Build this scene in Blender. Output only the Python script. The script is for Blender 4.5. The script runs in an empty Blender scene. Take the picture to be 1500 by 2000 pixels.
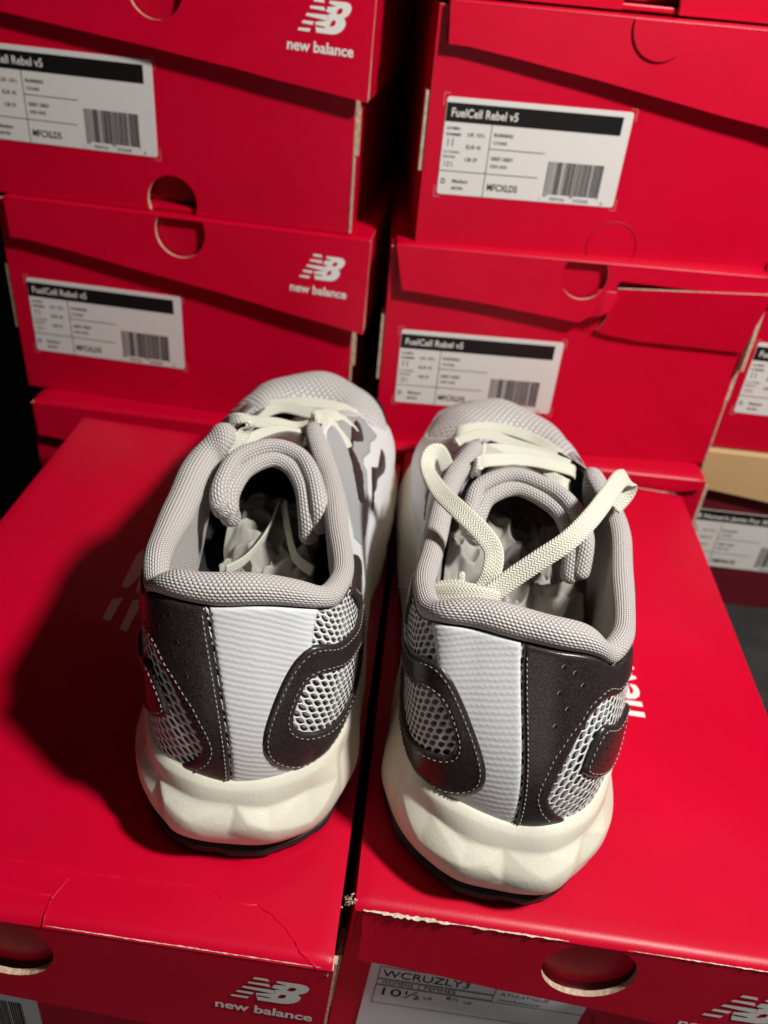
import bpy, bmesh, math, random
import numpy as np
from mathutils import Vector, Matrix, noise
from mathutils.geometry import delaunay_2d_cdt

random.seed(7)
SC = bpy.context.scene
COL = SC.collection

# ------------------------------------------------------------------ camera
CAM_R = Vector((0.99260852, 0.08872519, 0.08280202))
CAM_U = Vector((-0.11861316, 0.56490923, 0.81658342))
CAM_F = Vector((-0.02567589, 0.82036907, -0.57125768))
cam = bpy.data.cameras.new('camera')
camo = bpy.data.objects.new('camera', cam)
COL.objects.link(camo)
camo.matrix_world = Matrix((
    (CAM_R.x, CAM_U.x, -CAM_F.x, 0.10242987),
    (CAM_R.y, CAM_U.y, -CAM_F.y, -0.18305793),
    (CAM_R.z, CAM_U.z, -CAM_F.z, 0.28004798),
    (0, 0, 0, 1)))
cam.sensor_fit = 'VERTICAL'
cam.sensor_height = 36.0
cam.sensor_width = 27.0
cam.lens = 36.0 * 1635.956 / 2000.0
cam.clip_start = 0.01
cam.clip_end = 60.0
cam.dof.use_dof = True
cam.dof.focus_distance = 0.275
cam.dof.aperture_fstop = 13.0
SC.camera = camo

# ------------------------------------------------------------------ world, lamps, exposure
world = bpy.data.worlds.new('World')
SC.world = world
world.use_nodes = True
bg = world.node_tree.nodes['Background']
bg.inputs[0].default_value = (1.0, 0.93, 0.86, 1)
bg.inputs[1].default_value = 0.012

def area(name, loc, target, size, power, color):
    l = bpy.data.lights.new(name, 'AREA')
    l.shape = 'DISK'
    l.size = size
    l.energy = power
    l.color = color
    o = bpy.data.objects.new(name, l)
    COL.objects.link(o)
    o.location = loc
    d = Vector(target) - Vector(loc)
    o.rotation_euler = d.to_track_quat('-Z', 'Y').to_euler()
    return o

area('key_lamp', (0.54, -0.11, 0.74), (0.06, 0.12, 0.04), 0.085, 9.9, (1.0, 0.965, 0.92))
area('fill_lamp', (0.16, -0.66, -0.02), (0.10, 0.1, -0.02), 0.45, 0.50, (1.0, 0.95, 0.92))

SC.view_settings.view_transform = 'Standard'
SC.view_settings.look = 'None'
SC.view_settings.exposure = 0.0
SC.view_settings.gamma = 1.0
SC.view_settings.use_curve_mapping = False

# ------------------------------------------------------------------ material helpers
def new_mat(name):
    m = bpy.data.materials.new(name)
    m.use_nodes = True
    nt = m.node_tree
    b = nt.nodes['Principled BSDF']
    return m, nt, b

def N(nt, typ, **kw):
    n = nt.nodes.new(typ)
    for k, v in kw.items():
        setattr(n, k, v)
    return n

def MATH(nt, op, a, b=None, c=None, clamp=False):
    n = N(nt, 'ShaderNodeMath', operation=op)
    n.use_clamp = clamp
    for i, v in enumerate((a, b, c)):
        if v is None:
            continue
        if isinstance(v, (int, float)):
            n.inputs[i].default_value = v
        else:
            nt.links.new(v, n.inputs[i])
    return n.outputs[0]

def uvs(nt):
    t = N(nt, 'ShaderNodeTexCoord')
    s = N(nt, 'ShaderNodeSeparateXYZ')
    nt.links.new(t.outputs['UV'], s.inputs[0])
    return s.outputs[0], s.outputs[1], t

def bump(nt, b, height, strength=0.5, dist=0.001, prev=None):
    n = N(nt, 'ShaderNodeBump')
    n.inputs['Strength'].default_value = strength
    n.inputs['Distance'].default_value = dist
    nt.links.new(height, n.inputs['Height'])
    if prev is not None:
        nt.links.new(prev, n.inputs['Normal'])
    nt.links.new(n.outputs[0], b.inputs['Normal'])
    return n.outputs[0]

def noise_tex(nt, vec, scale, detail=3, rough=0.5):
    n = N(nt, 'ShaderNodeTexNoise')
    n.inputs['Scale'].default_value = scale
    n.inputs['Detail'].default_value = detail
    n.inputs['Roughness'].default_value = rough
    nt.links.new(vec, n.inputs['Vector'])
    return n.outputs['Fac']

def ramp(nt, fac, stops):
    r = N(nt, 'ShaderNodeValToRGB')
    els = r.color_ramp.elements
    while len(els) < len(stops):
        els.new(0.5)
    for e, (p, c) in zip(els, stops):
        e.position = p
        e.color = (c[0], c[1], c[2], 1)
    nt.links.new(fac, r.inputs[0])
    return r.outputs[0]

def card_mat(name, base, dark, rough=0.38, worn=True):
    m, nt, b = new_mat(name)
    t = N(nt, 'ShaderNodeTexCoord')
    n1 = noise_tex(nt, t.outputs['Object'], 14, 5, 0.6)
    n2 = noise_tex(nt, t.outputs['Object'], 900, 2, 0.5)
    n3 = noise_tex(nt, t.outputs['Object'], 6, 3, 0.55)
    c = ramp(nt, n1, [(0.25, dark), (0.75, base)])
    nt.links.new(c, b.inputs['Base Color'])
    r = MATH(nt, 'MULTIPLY_ADD', n3, 0.22, rough - 0.11)
    nt.links.new(r, b.inputs['Roughness'])
    b.inputs['Specular IOR Level'].default_value = 0.28
    h = MATH(nt, 'ADD', MATH(nt, 'MULTIPLY', n2, 0.12), MATH(nt, 'MULTIPLY', n1, 1.0))
    bump(nt, b, h, 0.25, 0.0012)
    return m

M = {}
M['red'] = card_mat('red_cardboard', (0.62, 0.0, 0.027), (0.53, 0.0, 0.021))
M['maroon'] = card_mat('maroon_cardboard', (0.14, 0.010, 0.018), (0.11, 0.008, 0.014), 0.5)
M['kraft'] = card_mat('kraft_cardboard', (0.56, 0.37, 0.18), (0.50, 0.32, 0.15), 0.6, False)

def plain(name, col, rough=0.6, spec=0.4, nscale=None, namp=0.25, ndist=0.0006, var=0.0, metal=0.0):
    m, nt, b = new_mat(name)
    b.inputs['Base Color'].default_value = (*col, 1)
    b.inputs['Roughness'].default_value = rough
    b.inputs['Specular IOR Level'].default_value = spec
    b.inputs['Metallic'].default_value = metal
    if nscale:
        t = N(nt, 'ShaderNodeTexCoord')
        f = noise_tex(nt, t.outputs['Object'], nscale, 4, 0.6)
        bump(nt, b, f, namp, ndist)
        if var:
            g = noise_tex(nt, t.outputs['Object'], nscale * 0.35, 4, 0.6)
            c = ramp(nt, g, [(0.3, [x * (1 - var) for x in col]), (0.7, [min(1, x * (1 + var)) for x in col])])
            nt.links.new(c, b.inputs['Base Color'])
    return m

M['edge'] = plain('raw_card_edge', (0.55, 0.42, 0.30), 0.85, 0.2, 1500, 0.6, 0.0006, 0.35)
M['wear'] = plain('torn_card_fibre', (0.72, 0.60, 0.46), 0.9, 0.1, 900, 0.8, 0.001, 0.3)
M['paper'] = plain('label_paper', (0.72, 0.71, 0.68), 0.5, 0.35, 60, 0.15, 0.0006)
M['paper_grey'] = plain('grey_label_paper', (0.70, 0.71, 0.72), 0.55, 0.3, 60, 0.15, 0.0006)
M['ink'] = plain('black_ink', (0.006, 0.006, 0.006), 0.45, 0.4)
M['ink_grey'] = plain('grey_ink', (0.06, 0.06, 0.06), 0.6, 0.3)
M['ink_white'] = plain('white_ink', (0.80, 0.78, 0.74), 0.45, 0.35)
M['ink_pink'] = plain('pink_mark_ink', (0.65, 0.20, 0.20), 0.5, 0.3)
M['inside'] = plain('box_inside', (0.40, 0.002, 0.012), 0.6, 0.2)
M['black'] = plain('black_rubber', (0.012, 0.012, 0.013), 0.55, 0.4, 500, 0.5, 0.0008)
M['hole'] = plain('punched_hole_rim', (0.30, 0.27, 0.24), 0.5, 0.5)
M['thread'] = plain('stitching_thread', (0.30, 0.28, 0.26), 0.5, 0.5)
M['thread_pale'] = plain('pale_stitching_thread', (0.27, 0.255, 0.24), 0.5, 0.5)
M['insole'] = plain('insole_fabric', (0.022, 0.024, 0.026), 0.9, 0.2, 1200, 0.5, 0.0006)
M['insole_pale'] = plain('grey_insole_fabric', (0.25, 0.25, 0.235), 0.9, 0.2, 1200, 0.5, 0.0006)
M['lining'] = plain('shoe_lining', (0.26, 0.255, 0.24), 0.85, 0.2, 1500, 0.4, 0.0006)
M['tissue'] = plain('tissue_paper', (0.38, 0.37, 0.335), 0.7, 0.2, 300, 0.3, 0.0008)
M['grey_panel'] = plain('grey_synthetic', (0.36, 0.38, 0.38), 0.55, 0.35, 2200, 0.3, 0.0004)
M['white_panel'] = plain('white_synthetic', (0.72, 0.735, 0.73), 0.5, 0.4, 1800, 0.3, 0.0004)

def foam():
    m, nt, b = new_mat('cream_foam')
    t = N(nt, 'ShaderNodeTexCoord')
    g = noise_tex(nt, t.outputs['Object'], 30, 5, 0.6)
    c = ramp(nt, g, [(0.3, (0.70, 0.67, 0.54)), (0.7, (0.76, 0.735, 0.62))])
    nt.links.new(c, b.inputs['Base Color'])
    b.inputs['Roughness'].default_value = 0.42
    b.inputs['Specular IOR Level'].default_value = 0.4
    b.inputs['Subsurface Weight'].default_value = 0.12
    b.inputs['Subsurface Radius'].default_value = (0.004, 0.003, 0.002)
    b.inputs['Subsurface Scale'].default_value = 0.6
    f = noise_tex(nt, t.outputs['Object'], 700, 3, 0.6)
    bump(nt, b, f, 0.22, 0.0005)
    return m
M['foam'] = foam()

def leatherette():
    m, nt, b = new_mat('dark_pearl_leatherette')
    t = N(nt, 'ShaderNodeTexCoord')
    f = noise_tex(nt, t.outputs['Object'], 2600, 2, 0.6)
    c = ramp(nt, f, [(0.42, (0.020, 0.015, 0.016)), (0.60, (0.064, 0.049, 0.047)), (0.78, (0.12, 0.098, 0.09))])
    nt.links.new(c, b.inputs['Base Color'])
    b.inputs['Roughness'].default_value = 0.31
    b.inputs['Metallic'].default_value = 0.35
    b.inputs['Specular IOR Level'].default_value = 0.55
    g = noise_tex(nt, t.outputs['Object'], 150, 4, 0.6)
    h = MATH(nt, 'ADD', MATH(nt, 'MULTIPLY', g, 1.0), MATH(nt, 'MULTIPLY', f, 0.12))
    bump(nt, b, h, 0.25, 0.0008)
    return m
M['leather'] = leatherette()

def knit(name, col, pu, pv, depth=0.7, dark=0.55):
    """staggered bead knit in metric UV"""
    m, nt, b = new_mat(name)
    u, v, t = uvs(nt)
    row = MATH(nt, 'FLOOR', MATH(nt, 'DIVIDE', v, pv))
    off = MATH(nt, 'MULTIPLY', MATH(nt, 'MODULO', MATH(nt, 'ABSOLUTE', row), 2.0), 0.5)
    uu = MATH(nt, 'ADD', MATH(nt, 'DIVIDE', u, pu), off)
    fu = MATH(nt, 'SUBTRACT', MATH(nt, 'FRACT', uu), 0.5)
    fv = MATH(nt, 'SUBTRACT', MATH(nt, 'FRACT', MATH(nt, 'DIVIDE', v, pv)), 0.5)
    d = MATH(nt, 'ADD', MATH(nt, 'MULTIPLY', fu, fu), MATH(nt, 'MULTIPLY', MATH(nt, 'MULTIPLY', fv, fv), 0.9))
    h = MATH(nt, 'SUBTRACT', 1.0, MATH(nt, 'MULTIPLY', d, 3.6), clamp=True)
    c = ramp(nt, h, [(0.0, [x * dark for x in col]), (0.55, col)])
    nt.links.new(c, b.inputs['Base Color'])
    b.inputs['Roughness'].default_value = 0.75
    b.inputs['Specular IOR Level'].default_value = 0.25
    b.inputs['Sheen Weight'].default_value = 0.15
    bump(nt, b, h, depth, 0.0010)
    return m
M['knit'] = knit('padded_knit', (0.66, 0.625, 0.60), 0.00155, 0.00115, 0.7, 0.68)
M['toe'] = knit('engineered_toe_mesh', (0.70, 0.74, 0.71), 0.0032, 0.0040, 0.8, 0.50)

def ribbed():
    m, nt, b = new_mat('white_ribbed_synthetic')
    u, v, t = uvs(nt)
    w = noise_tex(nt, t.outputs['UV'], 260, 2, 0.5)
    ph = MATH(nt, 'ADD', MATH(nt, 'ADD', MATH(nt, 'MULTIPLY', v, 2750.0), MATH(nt, 'MULTIPLY', u, 800.0)), MATH(nt, 'MULTIPLY', w, 2.6))
    h1 = MATH(nt, 'MULTIPLY_ADD', MATH(nt, 'SINE', ph), 0.5, 0.5)
    h2 = MATH(nt, 'MULTIPLY_ADD', MATH(nt, 'SINE', MATH(nt, 'SUBTRACT', MATH(nt, 'MULTIPLY', u, 2300.0), MATH(nt, 'MULTIPLY', v, 1500.0))), 0.5, 0.5)
    h = MATH(nt, 'ADD', h1, MATH(nt, 'MULTIPLY', MATH(nt, 'MULTIPLY', h2, h1), 0.5))
    f = noise_tex(nt, t.outputs['UV'], 1800, 3, 0.6)
    h = MATH(nt, 'ADD', h, MATH(nt, 'MULTIPLY', f, 0.35))
    b.inputs['Base Color'].default_value = (0.72, 0.73, 0.735, 1)
    b.inputs['Roughness'].default_value = 0.6
    b.inputs['Specular IOR Level'].default_value = 0.3
    bump(nt, b, h, 0.17, 0.0005)
    return m
M['rib'] = ribbed()

def open_mesh():
    m, nt, b = new_mat('open_white_mesh')
    u, v, t = uvs(nt)
    pu, pv = 0.0029, 0.0036
    w = noise_tex(nt, t.outputs['UV'], 120, 1, 0.5)
    # sheared staggered cells
    uu0 = MATH(nt, 'ADD', u, MATH(nt, 'MULTIPLY', v, 0.35))
    vv0 = MATH(nt, 'ADD', v, MATH(nt, 'MULTIPLY', w, 0.0018))
    col = MATH(nt, 'FLOOR', MATH(nt, 'DIVIDE', uu0, pu))
    off = MATH(nt, 'MULTIPLY', MATH(nt, 'MODULO', MATH(nt, 'ABSOLUTE', col), 2.0), 0.5)
    fv = MATH(nt, 'SUBTRACT', MATH(nt, 'FRACT', MATH(nt, 'ADD', MATH(nt, 'DIVIDE', vv0, pv), off)), 0.5)
    fu = MATH(nt, 'SUBTRACT', MATH(nt, 'FRACT', MATH(nt, 'DIVIDE', uu0, pu)), 0.5)
    fu2 = MATH(nt, 'ADD', fu, MATH(nt, 'MULTIPLY', fv, 0.25))
    d = MATH(nt, 'ADD', MATH(nt, 'POWER', MATH(nt, 'ABSOLUTE', MATH(nt, 'DIVIDE', fu2, 0.345)), 2.4),
             MATH(nt, 'POWER', MATH(nt, 'ABSOLUTE', MATH(nt, 'DIVIDE', fv, 0.385)), 2.4))
    solid = MATH(nt, 'GREATER_THAN', d, 1.0)
    h = MATH(nt, 'SUBTRACT', MATH(nt, 'MINIMUM', d, 2.2), 1.0, clamp=True)
    b.inputs['Base Color'].default_value = (0.74, 0.75, 0.74, 1)
    b.inputs['Roughness'].default_value = 0.6
    bump(nt, b, h, 0.6, 0.0008)
    tr = N(nt, 'ShaderNodeBsdfTransparent')
    mx = N(nt, 'ShaderNodeMixShader')
    nt.links.new(solid, mx.inputs[0])
    nt.links.new(tr.outputs[0], mx.inputs[1])
    nt.links.new(b.outputs[0], mx.inputs[2])
    nt.links.new(mx.outputs[0], nt.nodes['Material Output'].inputs[0])
    return m
M['mesh'] = open_mesh()

def lace_mat():
    m, nt, b = new_mat('cream_woven_lace')
    u, v, t = uvs(nt)
    # herringbone weave: u along, v across (metres)
    a = MATH(nt, 'ABSOLUTE', MATH(nt, 'SUBTRACT', MATH(nt, 'FRACT', MATH(nt, 'DIVIDE', v, 0.0026)), 0.5))
    ph = MATH(nt, 'ADD', MATH(nt, 'DIVIDE', u, 0.0013), MATH(nt, 'MULTIPLY', a, 2.0))
    h1 = MATH(nt, 'MULTIPLY_ADD', MATH(nt, 'SINE', MATH(nt, 'MULTIPLY', ph, 6.2832)), 0.5, 0.5)
    h2 = MATH(nt, 'MULTIPLY_ADD', MATH(nt, 'SINE', MATH(nt, 'MULTIPLY', v, 6.2832 / 0.0009)), 0.5, 0.5)
    h = MATH(nt, 'ADD', h1, MATH(nt, 'MULTIPLY', h2, 0.4))
    c = ramp(nt, h, [(0.1, (0.62, 0.60, 0.47)), (0.8, (0.80, 0.79, 0.66))])
    nt.links.new(c, b.inputs['Base Color'])
    b.inputs['Roughness'].default_value = 0.6
    b.inputs['Sheen Weight'].default_value = 0.2
    b.inputs['Subsurface Weight'].default_value = 0.05
    bump(nt, b, h, 0.6, 0.0005)
    return m
M['lace'] = lace_mat()

# ------------------------------------------------------------------ object helpers
def obj(name, verts, faces, mat, parent=None, uv=None, smooth=True, mats=None, fmat=None):
    me = bpy.data.meshes.new(name)
    me.from_pydata([tuple(map(float, p)) for p in verts], [], [tuple(map(int, f)) for f in faces])
    for mm in (mats or [mat]):
        me.materials.append(mm)
    if fmat is not None:
        me.polygons.foreach_set('material_index', fmat)
    if uv is not None:
        lay = me.uv_layers.new(name='UVMap')
        li = np.zeros(len(me.loops), dtype=np.int32)
        me.loops.foreach_get('vertex_index', li)
        lay.data.foreach_set('uv', np.asarray(uv, dtype=np.float32)[li].ravel())
    if smooth:
        me.polygons.foreach_set('use_smooth', [True] * len(me.polygons))
    me.update()
    o = bpy.data.objects.new(name, me)
    COL.objects.link(o)
    if parent:
        o.parent = parent
    return o

def thing(name, label, cat, group=None):
    o = bpy.data.objects.new(name, None)
    COL.objects.link(o)
    o['label'] = label
    o['category'] = cat
    if group:
        o['group'] = group
    o.empty_display_size = 0.02
    return o

class MB:
    def __init__(s):
        s.v = []; s.f = []; s.m = []
    def add(s, v, f, mi=0):
        b = len(s.v)
        s.v += [tuple(p) for p in v]
        s.f += [tuple(i + b for i in q) for q in f]
        s.m += [mi] * len(f)
    def box(s, x0, x1, y0, y1, z0, z1, mi=0):
        v = [(x, y, z) for z in (z0, z1) for y in (y0, y1) for x in (x0, x1)]
        s.add(v, [(0, 2, 3, 1), (4, 5, 7, 6), (0, 1, 5, 4), (2, 6, 7, 3), (0, 4, 6, 2), (1, 3, 7, 5)], mi)
    def prism(s, poly, d0, d1, to3, mi=0, mi_edge=None, mi_back=None):
        """poly: 2D outline; to3(a,b,d)->xyz; front at d0"""
        n = len(poly)
        res = delaunay_2d_cdt([Vector(p) for p in poly], [], [list(range(n))], 1, 1e-9)
        tv, tf = res[0], res[2]
        s.add([to3(p.x, p.y, d0) for p in tv], [tuple(f) for f in tf], mi)
        s.add([to3(p.x, p.y, d1) for p in tv], [tuple(reversed(f)) for f in tf], mi if mi_back is None else mi_back)
        e = [to3(p[0], p[1], d0) for p in poly] + [to3(p[0], p[1], d1) for p in poly]
        s.add(e, [(i, (i + 1) % n, n + (i + 1) % n, n + i) for i in range(n)], mi if mi_edge is None else mi_edge)
    def build(s, name, mats, parent=None, smooth=False):
        if not isinstance(mats, (list, tuple)):
            mats = [mats]
        o = obj(name, s.v, s.f, None, parent, smooth=smooth, mats=mats, fmat=s.m)
        bm = bmesh.new(); bm.from_mesh(o.data)
        bmesh.ops.recalc_face_normals(bm, faces=bm.faces)
        bm.to_mesh(o.data); bm.free()
        return o

XZ = lambda a, b, d: (a, d, b)
XY = lambda a, b, d: (a, b, d)

_txt = {}
def text_geo(s, size, bold=0.0, spacing=1.0):
    """flat text -> (verts2d, faces, width), left/baseline at 0"""
    key = (s, round(size, 6), bold, spacing)
    if key in _txt:
        return _txt[key]
    cu = bpy.data.curves.new('t', 'FONT')
    cu.body = s
    cu.size = 1.0
    cu.offset = bold
    cu.space_character = spacing
    cu.resolution_u = 3
    o = bpy.data.objects.new('t', cu)
    COL.objects.link(o)
    bpy.context.view_layer.update()
    dg = bpy.context.evaluated_depsgraph_get()
    me = bpy.data.meshes.new_from_object(o.evaluated_get(dg))
    v = [(p.co.x * size, p.co.y * size) for p in me.vertices]
    f = [tuple(p.vertices) for p in me.polygons]
    bpy.data.objects.remove(o)
    bpy.data.meshes.remove(me)
    w = max([p[0] for p in v] + [0])
    _txt[key] = (v, f, w)
    return _txt[key]

def put_text(mb, s, x, z, size, to3, bold=0.0, width=None, mi=0, skew=0.0, spacing=1.0):
    v, f, w = text_geo(s, size, bold, spacing)
    k = (width / w) if width and w > 0 else 1.0
    mb.add([to3(x + p[0] * k + p[1] * skew, z + p[1]) for p in v], f, mi)

def rect2(mb, x0, x1, z0, z1, to3, mi=0):
    mb.add([to3(x0, z0), to3(x1, z0), to3(x1, z1), to3(x0, z1)], [(0, 1, 2, 3)], mi)

# ------------------------------------------------------------------ NB emblem, in units traced from the print
LOGO = [
    [(430, 160), (440, 125), (560, 136), (583, 178)],
    [(383, 238), (395, 210), (573, 222), (600, 270)],
    [(335, 325), (350, 295), (640, 300), (700, 306), (645, 383)],
    [(285, 410), (300, 380), (450, 392), (434, 433)],
    [(238, 495), (250, 465), (412, 476), (396, 513)],
    [(652, 152), (870, 168), (922, 188), (947, 232), (935, 285), (905, 322), (850, 354), (872, 375), (884, 415), (868, 465), (828, 508), (775, 534), (715, 541), (492, 522), (468, 397), (560, 388), (645, 380), (640, 303), (700, 304), (608, 277), (626, 222), (748, 218), (664, 190), (640, 181)],
]
HOLES = [[(765, 252), (797, 234), (826, 246), (832, 268), (815, 295), (788, 309), (745, 302)],
         [(690, 390), (712, 376), (742, 380), (752, 400), (740, 430), (712, 450), (665, 448)]]
GAPS = [[(478, 430), (600, 452), (612, 462), (606, 470), (486, 458)]]

def logo_geo(scale):
    """returns verts (x right, y up) and faces; origin at emblem's lower-left, 'scale' = emblem width"""
    k = scale / (947 - 238)
    V = []; F = []
    def tr(p):
        x, y = p
        y = y - 0.10 * (x - 238)
        return ((x - 238) * k, (495 - y) * k)
    for i, poly in enumerate(LOGO):
        if i in (2,):
            poly = [(335, 325), (350, 295), (636, 318), (640, 383)]
        pts = [Vector(tr(p)) for p in poly]
        faces = [list(range(len(pts)))]
        if i == 5:
            for h in HOLES + GAPS:
                b = len(pts)
                pts += [Vector(tr(p)) for p in h]
                faces.append(list(range(b, b + len(h)))[::-1])
        n0 = len(poly)
        r = delaunay_2d_cdt(pts, [], faces, 1, 1e-9)
        tv, tf = r[0], r[2]
        hol = [[tr(p) for p in h] for h in HOLES + GAPS] if i == 5 else []
        b = len(V)
        V += [(p.x, p.y) for p in tv]
        for f in tf:
            c = sum((tv[j] for j in f), Vector((0, 0))) / len(f)
            if any(inside(c, h) for h in hol):
                continue
            F.append(tuple(j + b for j in f))
    return V, F

def inside(p, poly):
    c = False
    n = len(poly)
    x, y = p[0], p[1]
    for i in range(n):
        x1, y1 = poly[i]; x2, y2 = poly[(i + 1) % n]
        if (y1 > y) != (y2 > y) and x < (x2 - x1) * (y - y1) / (y2 - y1) + x1:
            c = not c
    return c

def put_logo(mb, x, z, w, to3, tilt=0.0):
    """emblem with the two words beneath; w = width of the words; x,z = lower-left of words"""
    V, F = logo_geo(w * 0.765)
    ct, st = math.cos(tilt), math.sin(tilt)
    def T(a, b):
        return to3(x + a * ct - b * st, z + a * st + b * ct)
    mb.add([T(p[0] + w * 0.155, p[1] + w * 0.265) for p in V], F)
    v, f, ww = text_geo('new balance', 0.03, 0.022, 0.98)
    k = w / ww
    mb.add([T(p[0] * k, p[1] * k * 0.98 + 0.01 * w) for p in v], f)

# ------------------------------------------------------------------ shoe boxes
def wobble(p, s, a, seed=0.0):
    return a * noise.noise(Vector((p[0] * s + seed, p[1] * s, p[2] * s + seed * 1.7)))

def arc(cx, cz, r, a0, a1, n=20):
    return [(cx + r * math.cos(math.radians(a0 + (a1 - a0) * i / n)), cz + r * math.sin(math.radians(a0 + (a1 - a0) * i / n))) for i in range(n + 1)]

LEAN = {}
def lb_key(r): return r.name

def make_box(name, label, group, x, y, z, w, l, h, yaw=0.0, tilt=0.0, body_mat='red', lid_mat='red',
             flap=(0.020, 0.059), lid_shift=(0.004, 0.008), lid_hole=None, body_hole=None, side_flap=None,
             lid_front=None, seed=0.0, jog=True, lid_top=True, sag=0.0, thick=0.0022, flap_lean=0.085):
    """x,y,z: front-left corner of the bottom; faces -y."""
    root = thing(name, label, 'shoebox', group)
    root.location = (x, y, z)
    root.rotation_euler = (0, -tilt, yaw)
    zt = h - thick                                     # body rim under the lid
    mb = MB()
    # front wall, with a bite out of its foot if there is one
    out = [(0, 0)]
    if body_hole:
        cx, cz, r = body_hole
        a = math.degrees(math.asin(-cz / r))
        out += arc(cx, cz, r, 180 - a, a, 26)
    out += [(w, 0), (w, zt), (0, zt)]
    if body_hole:
        out = [(0, 0)] + arc(cx, cz, r, 180 - a, a, 26) + [(w, 0), (w, zt), (0, zt)]
    mb.prism(out, 0, 0.003, XZ, 0, 1, 2)
    mb.box(0.0, 0.0028, 0.0032, l, 0, zt, 0)
    mb.box(w - 0.0028, w, 0.0032, l, 0, zt, 0)
    mb.box(0.003, w - 0.003, l - 0.003, l, 0, zt, 0)
    mb.box(0.003, w - 0.003, 0.0035, l - 0.0035, 0.0, 0.003, 0)
    # second wall seen through bites
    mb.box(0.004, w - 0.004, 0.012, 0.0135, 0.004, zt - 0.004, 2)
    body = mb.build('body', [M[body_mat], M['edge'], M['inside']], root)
    bv = body.modifiers.new('bevel', 'BEVEL'); bv.width = 0.0007; bv.segments = 2; bv.limit_method = 'ANGLE'; bv.angle_limit = math.radians(60)
    if jog:
        # folded double board at the front corners: raw edges that stand proud
        for q in ((w + 0.0003, w + 0.0028, 0.0010, 0.004, h * 0.36, zt - 0.004), (w + 0.0002, w + 0.0012, -0.0006, 0.003, 0.001, h * 0.355),
                  (-0.0024, -0.0003, 0.0010, 0.012, h * 0.33, h * 0.66)):
            c = MB(); c.box(*q)
            c.build('corner_fold', [M['edge']], root)
    # lid
    ox, oxr = lid_shift
    fl, fr = flap
    d = -0.0022 - thick
    lb = MB()
    top0, top1 = h, h
    if lid_front:
        poly = lid_front(w, h)
    else:
        poly = [(-ox, top0)]
        poly += [(-ox + 0.0015, h - fl), (-ox + 0.012, h - fl - 0.0004)]
        nseg = 9
        for i in range(1, nseg + 1):
            f = i / nseg
            xx = -ox + 0.012 + f * (w + ox + oxr - 0.012)
            poly.append((xx, h - fl - (fr - fl) * f + wobble((xx * 30, seed, 0), 1, 0.0006) + (0.0008 * math.sin(math.pi * f))))
        poly.append((w + oxr + 0.0005, top1))
        if lid_hole:
            cx, cz, r = lid_hole
            a = math.degrees(math.asin((h - cz) / r))
            poly += arc(cx, cz, r, a, -180 - a, 26)
    lean = flap_lean
    lb.prism(poly, d, d + thick, lambda a, q, dd: (a, dd - max(0.0, h - q) * lean, q), 0, 1, 1)
    LEAN[lb_key(root)] = (d, h, lean)
    sf = side_flap or (fl, fr)
    if sf[0] > 0:
        lb.box(-ox, -ox + 0.0016, d + thick + 0.0002, l * 0.98, h - sf[0], h, 0)
    if sf[1] > 0:
        lb.prism([(d + thick + 0.0002, h), (l * 0.98, h), (l * 0.98, h - sf[0]), (l * 0.6, h - sf[1]), (d + thick + 0.0002, h - sf[1])], w + oxr - 0.0016, w + oxr, lambda a, b, dd: (dd, a, b), 0, 1, 0)
    o = lb.build('lid', [M[lid_mat], M['edge']], root)
    bv = o.modifiers.new('bevel', 'BEVEL'); bv.width = 0.0006; bv.segments = 2; bv.limit_method = 'ANGLE'; bv.angle_limit = math.radians(60)
    if lid_top:
        # top board as a gently uneven sheet with a rolled front crease
        nx, ny = 60, 60
        xs = np.linspace(-ox, w + oxr, nx); ys = np.linspace(d - 0.0002, l, ny)
        V = []; F = []
        for j, yy in enumerate(ys):
            for i, xx in enumerate(xs):
                e = min(i, nx - 1 - i, j, ny - 1 - j) / 8.0
                e = min(1.0, e)
                zz = h + thick * 0.5 + e * (wobble((xx, yy, 0), 11, 0.0016, seed) + wobble((xx, yy, 0), 40, 0.0003, seed + 3)) - sag * e
                if min(i, nx - 1 - i, j, ny - 1 - j) == 0:
                    zz = h + 0.0003
                V.append((xx, yy, zz))
        F = [(j * nx + i, j * nx + i + 1, (j + 1) * nx + i + 1, (j + 1) * nx + i) for j in range(ny - 1) for i in range(nx - 1)]
        n0 = len(V)
        V += [(xx, d - 0.0002, h - 0.0005) for xx in xs] + [(-ox, l, h - 0.0012), (w + oxr, l, h - 0.0012)]
        F += [(i, n0 + i, n0 + i + 1, i + 1) for i in range(nx - 1)]
        F += [(n0, n0 + nx, n0 + nx + 1, n0 + nx - 1)]
        top = obj('lid_top', V, F, M[lid_mat], o)
    root['w'] = w; root['h'] = h
    return root, body, o, d

def on_front(dy):
    return lambda a, b: (a, dy, b)

BAR = random.Random(11)
def barcode(mb, x0, x1, z0, z1, to3, mi=0):
    x = x0
    r = random.Random(5)
    total = x1 - x0
    n = 0
    while x < x1:
        wd = total / 95 * r.choice([1, 1, 2, 3])
        f = (x - x0) / total
        zz = z0 - (0.0013 if (f < 0.05 or 0.47 < f < 0.53 or f > 0.95) else 0)
        rect2(mb, x, min(x + wd, x1), zz, z1, to3, mi)
        x += wd + total / 95 * r.choice([1, 1, 2])
        n += 1

def rounded(x0, x1, z0, z1, r, n=5):
    p = []
    for cx, cz, a in ((x1 - r, z0 + r, -90), (x1 - r, z1 - r, 0), (x0 + r, z1 - r, 90), (x0 + r, z0 + r, 180)):
        p += arc(cx, cz, r, a, a + 90, n)
    return p

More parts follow.
